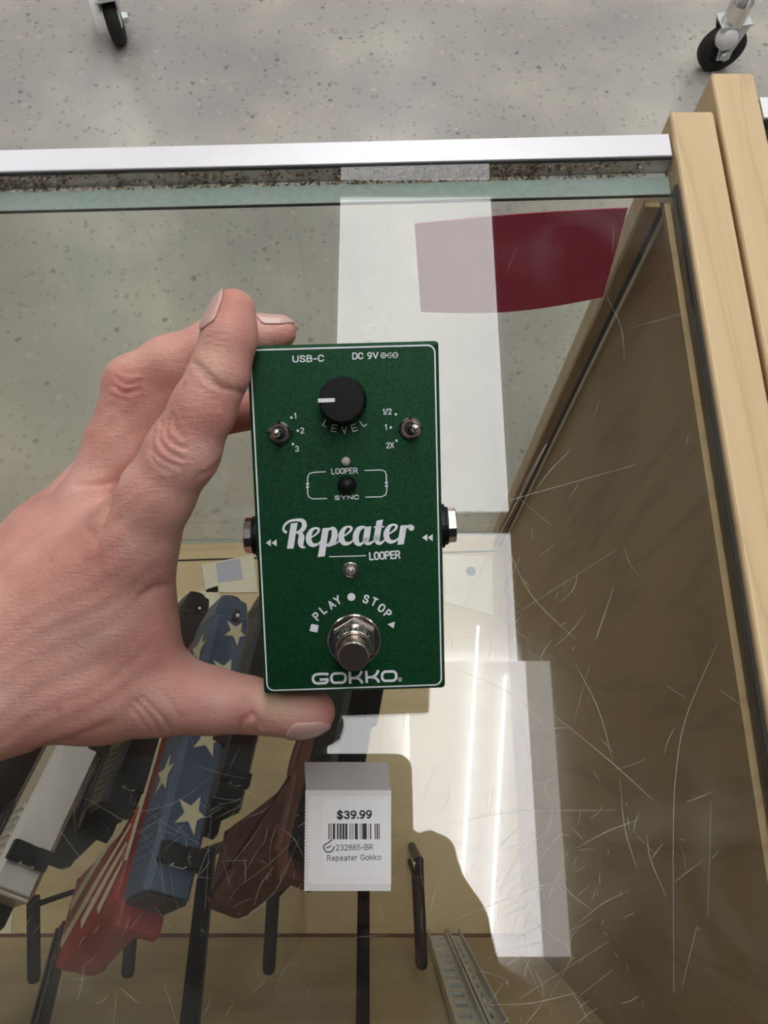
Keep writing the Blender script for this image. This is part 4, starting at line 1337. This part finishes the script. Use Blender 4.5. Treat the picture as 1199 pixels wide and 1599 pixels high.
class Field:
    def __init__(s, lo, hi, vox):
        s.lo = np.array(lo, float); s.v = vox
        s.n = np.ceil((np.array(hi) - s.lo) / vox).astype(int) + 1

    def blank(s): return np.full(s.n, 1.0, np.float32)

    def prim(s, F, a, b, ra, rb, k=0.0, flat=None):
        """round cone from a to b blended into F; flat = (direction, squash factor > 1)"""
        a = np.array(a, float); b = np.array(b, float)
        m = max(ra, rb) + k + 3 * s.v
        lo = np.clip(np.floor((np.minimum(a, b) - m - s.lo) / s.v).astype(int), 0, s.n)
        hi = np.clip(np.ceil((np.maximum(a, b) + m - s.lo) / s.v).astype(int) + 1, 0, s.n)
        if np.any(hi <= lo): return
        g = [(s.lo[i] + s.v * np.arange(lo[i], hi[i])).astype(np.float32) for i in range(3)]
        X, Y, Z = np.meshgrid(*g, indexing='ij', sparse=True)
        d = b - a; L2 = d @ d
        px, py, pz = X - a[0], Y - a[1], Z - a[2]
        if L2 > 1e-12: t = np.clip((px * d[0] + py * d[1] + pz * d[2]) / L2, 0, 1)
        else: t = np.zeros(np.broadcast(px, py, pz).shape, np.float32)
        qx, qy, qz = px - t * d[0], py - t * d[1], pz - t * d[2]
        q = qx * qx + qy * qy + qz * qz
        if flat is not None:
            nv = np.array(flat[0], float); nv /= np.linalg.norm(nv)
            dn = qx * nv[0] + qy * nv[1] + qz * nv[2]
            q = q + (flat[1] ** 2 - 1) * dn * dn
        D = np.sqrt(q) - (ra + t * (rb - ra))
        sl = tuple(slice(lo[i], hi[i]) for i in range(3))
        F[sl] = smin(F[sl], D.astype(np.float32), k)

    def mesh(s, F):
        """naive surface nets -> verts, quads"""
        I = F < 0
        n = F.shape
        cnt = np.zeros(tuple(x - 1 for x in n), np.int8)
        for dx in (0, 1):
            for dy in (0, 1):
                for dz in (0, 1):
                    cnt += I[dx:n[0] - 1 + dx, dy:n[1] - 1 + dy, dz:n[2] - 1 + dz]
        act = (cnt > 0) & (cnt < 8)
        idx = np.argwhere(act)
        num = np.full(act.shape, -1, np.int64); num[act] = np.arange(len(idx))
        acc = np.zeros((len(idx), 3)); w = np.zeros(len(idx))
        co = [(x, y, z) for x in (0, 1) for y in (0, 1) for z in (0, 1)]
        for c0 in co:
            for ax in range(3):
                if c0[ax]: continue
                c1 = list(c0); c1[ax] = 1
                f0 = F[idx[:, 0] + c0[0], idx[:, 1] + c0[1], idx[:, 2] + c0[2]]
                f1 = F[idx[:, 0] + c1[0], idx[:, 1] + c1[1], idx[:, 2] + c1[2]]
                cr = (f0 < 0) != (f1 < 0)
                t = np.where(cr, f0 / np.where(cr, f0 - f1, 1), 0)
                p = np.tile(np.array(c0, float), (len(idx), 1)); p[:, ax] += t
                acc += p * cr[:, None]; w += cr
        V = (idx + acc / w[:, None]) * s.v + s.lo
        Q = []
        for ax in range(3):
            o1, o2 = [(1, 2), (2, 0), (0, 1)][ax]
            sl0 = [slice(None)] * 3; sl1 = [slice(None)] * 3
            sl0[ax] = slice(0, n[ax] - 1); sl1[ax] = slice(1, n[ax])
            A, B = I[tuple(sl0)], I[tuple(sl1)]
            e = np.argwhere(A != B)
            ok = (e[:, o1] > 0) & (e[:, o2] > 0) & (e[:, o1] < n[o1] - 1) & (e[:, o2] < n[o2] - 1)
            e = e[ok]
            ins = A[e[:, 0], e[:, 1], e[:, 2]]
            def g(d1, d2):
                q = e.copy(); q[:, o1] -= d1; q[:, o2] -= d2
                return num[q[:, 0], q[:, 1], q[:, 2]]
            q = np.stack([g(1, 1), g(0, 1), g(0, 0), g(1, 0)], 1)
            q[~ins] = q[~ins][:, ::-1]
            Q.append(q)
        return V, np.vstack(Q)


def relax(V, Q, it=2, lam=0.5):
    E = np.vstack([Q[:, [0, 1]], Q[:, [1, 2]], Q[:, [2, 3]], Q[:, [3, 0]]])
    for k in range(it):
        acc = np.zeros_like(V); c = np.zeros(len(V))
        for i in range(3):
            acc[:, i] = np.bincount(E[:, 0], V[E[:, 1], i], len(V)) + np.bincount(E[:, 1], V[E[:, 0], i], len(V))
        c = np.bincount(E[:, 0], minlength=len(V)) + np.bincount(E[:, 1], minlength=len(V))
        V = V + lam * (acc / np.maximum(c, 1)[:, None] - V)
    return V


def normals(V, Q):
    fn = np.cross(V[Q[:, 2]] - V[Q[:, 0]], V[Q[:, 3]] - V[Q[:, 1]])
    n = np.zeros_like(V)
    for i in range(3):
        for j in range(4): n[:, i] += np.bincount(Q[:, j], fn[:, i], len(V))
    return n / (np.linalg.norm(n, axis=1)[:, None] + 1e-12)


def topx(V):                    # where points fall in the picture, and their depth
    p = V - np.array(CAM)
    yc = p[:, 1] * CT + p[:, 2] * ST; d = p[:, 1] * ST - p[:, 2] * CT
    return 599.5 + FPX * p[:, 0] / d, 799.5 - FPX * yc / d, d


def H(px, py, mm): return np.array(U(px, py, mm / 1000))


def J(px, py, mm, r): return (H(px, py, mm), r * mm / 1000 / FPX)


# joints of the holding (left) hand: picture position, distance from the camera in mm, apparent radius
FI = [J(205, 845, 239, 60), J(243, 775, 231, 56), J(287, 703, 225, 54), J(318, 637, 221, 47), J(343, 582, 219, 43), J(358, 525, 218, 40), J(365, 485, 218, 34)]
FM = [J(140, 805, 256, 53), J(180, 692, 252, 43), J(207, 599, 247, 41), J(262, 566, 245, 38), J(335, 535, 243, 35), J(390, 524, 243, 29), J(438, 519, 243, 25)]
FR = [J(70, 840, 264, 52), J(190, 700, 281, 36), J(320, 652, 283, 33), J(430, 636, 284, 28)]
FP = [J(5, 910, 270, 46), J(90, 905, 284, 32), J(180, 890, 286, 29), J(215, 900, 286, 25)]
FT = [J(150, 1068, 255, 80), J(255, 1083, 257, 60), J(330, 1094, 257, 47), J(390, 1101, 256, 38), J(435, 1109, 255, 33), J(470, 1111, 255, 33), J(492, 1112, 255, 31)]
WR = J(-60, 1050, 250, 118)
ELB = np.array((-0.335, -0.145, 1.035))
TOC = -np.array(VB)             # away from the camera
hf = Field((-0.235, -0.085, ZG + 0.004), (0.012, 0.150, CZ - 0.165), 0.0009)
palm = hf.blank()
for (a_, b2, ra, rb) in ((FI[0], J(-50, 1020, 248, 78), None, None), (FM[0], J(-70, 1030, 251, 82), None, None), (FR[0], J(-100, 1040, 256, 76), None, None), (FP[0], J(-120, 1080, 260, 70), None, None)):
    hf.prim(palm, a_[0], b2[0], a_[1], b2[1], 0.012)
hf.prim(palm, J(-20, 1070, 252, 92)[0], FT[0][0], J(-20, 1070, 252, 92)[1], FT[0][1], 0.012)
hf.prim(palm, J(165, 955, 250, 80)[0], J(120, 985, 252, 85)[0], J(165, 955, 250, 80)[1], J(120, 985, 252, 85)[1], 0.014)
hf.prim(palm, J(215, 905, 246, 42)[0], J(225, 1010, 252, 50)[0], J(215, 905, 246, 42)[1], J(225, 1010, 252, 50)[1], 0.012)
fa = H(-60, 1050, 250); fb = ELB
wd = (fb - fa) / np.linalg.norm(fb - fa)
hf.prim(palm, H(-30, 1035, 251), fa + wd * 0.03, 0.0275, 0.0255, 0.014, (TOC, 1.35))
hf.prim(palm, fa + wd * 0.03, fa + wd * 0.14, 0.0255, 0.033, 0.010, (TOC, 1.2))
allF = None
for ch, kb, kk in ((FI, 0.010, 0.004), (FM, 0.008, 0.004), (FR, 0.008, 0.004), (FP, 0.008, 0.004), (FT, 0.012, 0.006)):
    G = palm.copy()
    for i, ((a_, ra), (b2, rb)) in enumerate(zip(ch, ch[1:])):
        hf.prim(G, a_, b2, ra, rb, kb if i == 0 else kk)
    if ch is FM:
        for (a_, b2) in ((J(215, 700, 255, 42), J(250, 625, 252, 40)), (J(250, 625, 252, 40), J(290, 585, 248, 34))): hf.prim(G, a_[0], b2[0], a_[1], b2[1], 0.006)
    allF = G if allF is None else smin(allF, G, 0.0016)
    del G
V, Q = hf.mesh(allF)
del allF, palm
V = relax(V, Q, 3)
Nn = normals(V, Q)
X_, Y_, D_ = topx(V)
facing = (Nn @ TOC) < 0.25      # the side turned to the camera


def poly_d(pts):
    P = spline(pts, 5)
    best = np.full(len(V), 1e9)
    for a_, b2 in zip(P, P[1:]):
        d = b2 - a_; L2 = d @ d + 1e-9
        t = np.clip(((X_ - a_[0]) * d[0] + (Y_ - a_[1]) * d[1]) / L2, 0, 1)
        best = np.minimum(best, np.hypot(X_ - a_[0] - t * d[0], Y_ - a_[1] - t * d[1]))
    return best


def crease(pts, depth, w, mask=None, dmin=0, dmax=1):
    global V
    m_ = facing & (D_ > dmin) & (D_ < dmax)
    d = poly_d(pts)
    V = V - Nn * (np.exp(-(d / w) ** 2) * depth * m_)[:, None]


ix = (0.20, 0.238)
crease([(302, 566), (322, 582), (345, 604), (378, 614)], 0.0006, 5.0, None, *ix)
crease([(306, 578), (330, 600), (352, 608)], 0.0004, 3, None, *ix)
crease([(312, 742), (328, 736), (342, 724)], 0.0004, 4, None, *ix)
for pts, dp in (([(252, 660), (247, 685), (262, 705), (285, 718)], 0.0007), ([(262, 655), (258, 678), (275, 695), (292, 700)], 0.0006), ([(240, 672), (236, 698), (252, 718), (280, 730)], 0.0006),
                ([(270, 650), (272, 668), (285, 682)], 0.0005), ([(232, 700), (240, 722), (262, 735)], 0.0004)):
    crease(pts, dp, 3.6, None, *ix)
mid = (0.225, 0.27)
for pts, dp in (([(180, 590), (198, 600), (218, 596)], 0.0006), ([(176, 602), (195, 614), (216, 608)], 0.0006), ([(186, 577), (204, 584), (222, 580)], 0.0004), ([(172, 618), (196, 626)], 0.0003)):
    crease(pts, dp, 3.4, None, *mid)
crease([(118, 757), (140, 758), (165, 755), (185, 752)], 0.0006, 4, None, *mid)
crease([(190, 762), (172, 790), (158, 830)], 0.0010, 9, None, *mid)       # gap of the knuckles
crease([(385, 1085), (392, 1110), (400, 1128), (398, 1142)], 0.0008, 4, None, *mid)
crease([(372, 1142), (378, 1128), (390, 1116)], 0.0008, 4, None, *mid)
crease([(410, 1138), (408, 1126)], 0.0004, 3, None, *mid)
for i, (pts, dp) in enumerate((([(212, 1096), (228, 1112), (240, 1128), (248, 1142)], 0.0009), ([(222, 1090), (240, 1108), (256, 1124), (264, 1138)], 0.0008), ([(206, 1106), (220, 1124), (232, 1142)], 0.0005), ([(250, 1080), (266, 1098), (280, 1120)], 0.0004))):
    crease(pts, dp, 3.6, None, *mid)
crease([(262, 915), (240, 918), (222, 930)], 0.0005, 5, None, *mid)
crease([(292, 1012), (280, 1004), (270, 985), (262, 960)], 0.0004, 5, None, *mid)
crease([(140, 830), (152, 850), (150, 880)], 0.0005, 7, None, *mid)
crease([(60, 1170), (120, 1150), (170, 1130)], 0.0005, 6, None, *mid)
crease([(20, 1195), (70, 1170), (120, 1158)], 0.0005, 6, None, *mid)
# fine lines across the back of the hand
ph = (X_ * 0.55 + Y_ * 0.85) / 5.2 + 1.4 * np.sin(X_ / 34.0) + 0.9 * np.sin(Y_ / 23.0 + X_ / 51.0)
amp = facing & (D_ < 0.30)
V = V - Nn * (0.00011 * np.sin(ph) * amp * np.clip((300 - X_) / 120, 0, 1))[:, None]


def blob(cx, cy, r): return np.exp(-((X_ - cx) ** 2 + (Y_ - cy) ** 2) / (r * r))


flush = 0.75 * blob(195, 600, 34) + 0.6 * blob(355, 470, 40) + 0.5 * blob(150, 860, 45) + 0.45 * blob(345, 640, 40) + 0.55 * blob(520, 1105, 40) + 0.6 * blob(380, 1120, 26) + 0.35 * blob(300, 1085, 40) + 0.55 * blob(265, 690, 30) + 0.5 * blob(460, 520, 30) + 0.35 * blob(60, 800, 50) + 0.3 * blob(245, 1000, 50) + 0.4 * blob(120, 1160, 60) + 0.4 * blob(30, 1190, 60)
flush = np.clip(flush + 0.5 * ((Y_ > 600) & (Y_ < 700) & (X_ > 340) & (D_ > 0.26)), 0, 1)
pale = 0.8 * blob(432, 1092, 30) + 0.35 * blob(330, 560, 22)
pale = np.clip(pale, 0, 1)

# rest of the body, coarser (only its mirror image is in the picture)
bf = Field((-0.46, -0.78, 0.0), (0.46, 0.02, 1.74), 0.0085)


def arr(*p): return np.array(p, float)


SHL, SHR = arr(-0.19, -0.36, 1.31), arr(0.19, -0.36, 1.31)
ELR = arr(0.25, -0.26, 1.08)
WRR = np.array(CP(0.055, -0.115, 0.055))
HC = arr(0.0, -0.215, 1.545)
body = bf.blank()
for (a_, b2, ra, rb, k, fl) in (
        (arr(0, -0.52, 0.93), arr(0, -0.49, 1.08), 0.135, 0.125, 0.03, ((0, 1, 0), 1.35)),
        (arr(0, -0.49, 1.08), arr(0, -0.40, 1.28), 0.130, 0.150, 0.04, ((0, 1, 0.2), 1.45)),
        (SHL, SHR, 0.062, 0.062, 0.04, None),
        (arr(0, -0.37, 1.33), arr(0, -0.26, 1.46), 0.058, 0.054, 0.03, None),
        (SHL, ELB, 0.055, 0.040, 0.02, None), (ELB, fa + wd * 0.10, 0.039, 0.031, 0.015, None),
        (SHR, ELR, 0.055, 0.040, 0.02, None), (ELR, WRR, 0.039, 0.026, 0.015, None),
        (arr(-0.09, -0.52, 0.90), arr(-0.10, -0.53, 0.48), 0.088, 0.058, 0.03, None), (arr(-0.10, -0.53, 0.48), arr(-0.10, -0.56, 0.09), 0.056, 0.038, 0.02, None),
        (arr(0.09, -0.52, 0.90), arr(0.10, -0.53, 0.48), 0.088, 0.058, 0.03, None), (arr(0.10, -0.53, 0.48), arr(0.10, -0.56, 0.09), 0.056, 0.038, 0.02, None),
        (arr(-0.10, -0.57, 0.05), arr(-0.11, -0.44, 0.035), 0.04, 0.032, 0.02, None), (arr(0.10, -0.57, 0.05), arr(0.11, -0.44, 0.035), 0.04, 0.032, 0.02, None),
        # head, looking down at the phone
        (HC + arr(0, -0.03, 0.035), HC + arr(0, 0.01, 0.02), 0.084, 0.080, 0.02, ((1, 0, 0), 1.12)),
        (HC + arr(0, 0.015, -0.01), HC + arr(0, 0.035, -0.065), 0.066, 0.040, 0.03, None),
        (HC + arr(0, 0.085, 0.0), HC + arr(0, 0.108, -0.030), 0.010, 0.014, 0.012, None),
        (HC + arr(-0.075, -0.01, -0.005), HC + arr(-0.078, -0.015, 0.03), 0.014, 0.018, 0.006, ((1, 0, 0), 2.0)), (HC + arr(0.075, -0.01, -0.005), HC + arr(0.078, -0.015, 0.03), 0.014, 0.018, 0.006, ((1, 0, 0), 2.0)),
        (HC + arr(-0.02, 0.080, -0.058), HC + arr(0.02, 0.080, -0.058), 0.009, 0.009, 0.01, None)):
    bf.prim(body, a_, b2, ra, rb, k, fl)
V2, Q2 = bf.mesh(body)
V2 = relax(V2, Q2, 2)
# right hand round the phone: palm behind its right edge, four fingers across the back, thumb on the edge
rf = Field(np.array(CP(0, -0.06, 0)) - 0.125, np.array(CP(0, -0.06, 0)) + 0.125, 0.0016)
rp = rf.blank()
pc = lambda *p: np.array(CP(*p))
rf.prim(rp, WRR, pc(0.046, -0.085, 0.030), 0.025, 0.024, 0.01)
rf.prim(rp, pc(0.046, -0.085, 0.028), pc(0.036, -0.040, 0.018), 0.018, 0.012, 0.012)
fin = None
for i, (y0_, y1_, r0, tip) in enumerate(((-0.040, -0.050, 0.0085, -0.020), (-0.060, -0.066, 0.0088, -0.026), (-0.079, -0.082, 0.0085, -0.022), (-0.096, -0.097, 0.0075, -0.010))):
    G = rp.copy()
    rf.prim(G, pc(0.040, y0_, 0.016), pc(0.031, y0_, -0.003), r0 + 0.001, r0, 0.006)
    rf.prim(G, pc(0.031, y0_, -0.003), pc(0.010, (y0_ + y1_) / 2, -0.0055), r0, r0 * 0.93, 0.003)
    rf.prim(G, pc(0.010, (y0_ + y1_) / 2, -0.0055), pc(tip, y1_, -0.0045), r0 * 0.93, r0 * 0.8, 0.003)
    fin = G if fin is None else smin(fin, G, 0.002)
G = rp.copy()
rf.prim(G, pc(0.044, -0.080, 0.026), pc(0.038, -0.045, 0.024), 0.013, 0.011, 0.008)
rf.prim(G, pc(0.038, -0.045, 0.024), pc(0.018, -0.030, 0.022), 0.0105, 0.008, 0.003)
fin = smin(fin, G, 0.002)
V3, Q3 = rf.mesh(fin)
V3 = relax(V3, Q3, 2)
AV = np.vstack([V, V2, V3]); AQ = np.vstack([Q, Q2 + len(V), Q3 + len(V) + len(V2)])
from mathutils.bvhtree import BVHTree
BVH = BVHTree.FromPolygons(V.tolist(), Q.tolist())
BASE = arr(0, -0.53, 0.0)
person = bpy.data.objects.new('person', None)
me = bpy.data.meshes.new('person')
me.from_pydata((AV - BASE).tolist(), [], AQ.tolist())
for nm, data in (('flush', flush), ('pale', pale)):
    at = me.attributes.new(nm, 'FLOAT', 'POINT')
    full = np.zeros(len(AV), np.float32); full[:len(V)] = data
    at.data.foreach_set('value', full)
me.materials.append(M_SKIN)
me.polygons.foreach_set('use_smooth', [True] * len(me.polygons))
bpy.data.objects.remove(person)
person = bpy.data.objects.new('person', me)
person.location = BASE
link(person)
tag(person, 'person whose bare left hand and forearm reach in from the left, gripping the green pedal', 'person')


def cloth(name, prims, m, vox=0.0095):
    F_ = bf.blank()
    for (a_, b2, ra, rb, k, fl) in prims: bf.prim(F_, a_, b2, ra, rb, k, fl)
    v, q = bf.mesh(F_)
    v = relax(v, q, 2)
    m_ = bpy.data.meshes.new(name); m_.from_pydata((v - BASE).tolist(), [], q.tolist())
    return obj(name, m_, m, person, True)


g_ = 0.012
cloth('shirt', [(arr(0, -0.52, 0.90), arr(0, -0.49, 1.08), 0.135 + g_, 0.125 + g_, 0.03, ((0, 1, 0), 1.3)), (arr(0, -0.49, 1.08), arr(0, -0.40, 1.28), 0.130 + g_, 0.150 + g_, 0.04, ((0, 1, 0.2), 1.4)),
                (SHL, SHR, 0.062 + g_, 0.062 + g_, 0.04, None), (arr(0, -0.37, 1.33), arr(0, -0.34, 1.365), 0.058 + g_, 0.056 + g_, 0.03, None),
                (SHL, ELB, 0.055 + g_, 0.040 + g_, 0.02, None), (ELB, ELB + (fa - ELB) * 0.42, 0.039 + g_, 0.037 + g_, 0.015, None),
                (SHR, ELR, 0.055 + g_, 0.040 + g_, 0.02, None), (ELR, ELR + (WRR - ELR) * 0.6, 0.039 + g_, 0.031 + g_, 0.015, None)], M_SHIRT)
cloth('trousers', [(arr(0, -0.52, 0.92), arr(0, -0.52, 0.95), 0.135 + 0.01, 0.13, 0.03, ((0, 1, 0), 1.3)),
                   (arr(-0.09, -0.52, 0.90), arr(-0.10, -0.53, 0.48), 0.1, 0.07, 0.03, None), (arr(-0.10, -0.53, 0.48), arr(-0.10, -0.56, 0.12), 0.07, 0.056, 0.02, None),
                   (arr(0.09, -0.52, 0.90), arr(0.10, -0.53, 0.48), 0.1, 0.07, 0.03, None), (arr(0.10, -0.53, 0.48), arr(0.10, -0.56, 0.12), 0.07, 0.056, 0.02, None)], M_TROUSER)
for s in (-1, 1):
    cloth('shoe', [(arr(s * 0.10, -0.575, 0.055), arr(s * 0.112, -0.43, 0.045), 0.052, 0.044, 0.02, None)], M_BLACK)
cloth('hair', [(HC + arr(0, -0.045, 0.048), HC + arr(0, 0.012, 0.048), 0.090, 0.074, 0.02, ((1, 0, 0), 1.05)), (HC + arr(0, -0.06, 0.02), HC + arr(0, -0.07, -0.04), 0.078, 0.06, 0.03, None)], M_HAIR)
for s in (-1, 1):
    b1 = newbm(); bmesh.ops.create_uvsphere(b1, u_segments=16, v_segments=10, radius=0.0115)
    e = obj('eye', b1, M_EYE, person, True, Vector(HC + arr(s * 0.031, 0.071, 0.004) - BASE))
    b1 = newbm(); bmesh.ops.create_uvsphere(b1, u_segments=12, v_segments=8, radius=0.0058); obj('iris', b1, M_BLACK, e, True, (0, 0.0068, -0.0035))


def nail(pts_mm, axis_px, n_cam, Rf, L, wd_, off=0.0):
    """pts_mm: centre of the finger bone under the nail; axis in the picture; n_cam outward (x right, y up, z to camera)"""
    c = Vector(H(*pts_mm))
    d = (Vector(H(pts_mm[0] + axis_px[0], pts_mm[1] + axis_px[1], pts_mm[2] + (axis_px[2] if len(axis_px) > 2 else 0))) - c).normalized()
    n = VX * n_cam[0] + VU * n_cam[1] + VB * n_cam[2]
    n = (n - d * n.dot(d)).normalized(); s = d.cross(n)
    b1 = newbm(); rows = []
    NU_, NV_ = 14, 12
    for i in range(NU_ + 1):
        u = -1 + 2 * i / NU_
        w = wd_ * (1 - 0.42 * max(0, u - 0.35) ** 2 / 0.42) * (1 - 0.5 * max(0, -u - 0.55) ** 2 / 0.2)
        row = []
        for j in range(NV_ + 1):
            v = -1 + 2 * j / NV_
            uu = u * L / 2 * (1 - 0.16 * v * v)
            ph_ = v * w
            drop = 0.0009 * max(0, u) ** 2
            o_dir = n * math.cos(ph_) + s * math.sin(ph_)
            o0 = c + d * uu
            hit = BVH.ray_cast(o0 + o_dir * 0.02, -o_dir, 0.03)
            rad = (hit[0] - o0).dot(o_dir) if hit[0] is not None else Rf
            rad = rad + 0.00025 - 0.0007 * max(0, abs(v) - 0.8) - 0.0008 * max(0, -u - 0.8)
            row.append((o0, o_dir, rad))
        rows.append(row)
    rad = np.array([[q[2] for q in r_] for r_ in rows])
    for _ in range(3):          # even out the plate
        pd2 = np.pad(rad, 1, mode='edge'); rad = (pd2[1:-1, 1:-1] * 2 + pd2[:-2, 1:-1] + pd2[2:, 1:-1] + pd2[1:-1, :-2] + pd2[1:-1, 2:]) / 6
    rows = [[b1.verts.new(q[0] + q[1] * float(rad[i, j]) - Vector(BASE)) for j, q in enumerate(r_)] for i, r_ in enumerate(rows)]
    for i in range(NU_):
        for j in range(NV_): b1.faces.new((rows[i][j], rows[i + 1][j], rows[i + 1][j + 1], rows[i][j + 1]))
    r = bmesh.ops.extrude_face_region(b1, geom=b1.faces[:])
    bmesh.ops.translate(b1, vec=n * 0.0004, verts=[g2 for g2 in r['geom'] if isinstance(g2, bmesh.types.BMVert)])
    bmesh.ops.recalc_face_normals(b1, faces=b1.faces[:])
    return obj('fingernail', b1, M_NAIL, person, True)


nail((362, 492, 218), (13, -80), (-0.80, 0.05, 0.60), 0.0066, 0.0128, 0.60)
nail((484, 1111, 255), (70, 2), (0.0, -0.76, 0.65), 0.0066, 0.0145, 0.70)
nail((432, 519, 243), (60, -4), (0.0, 0.84, 0.54), 0.0052, 0.0118, 0.75)
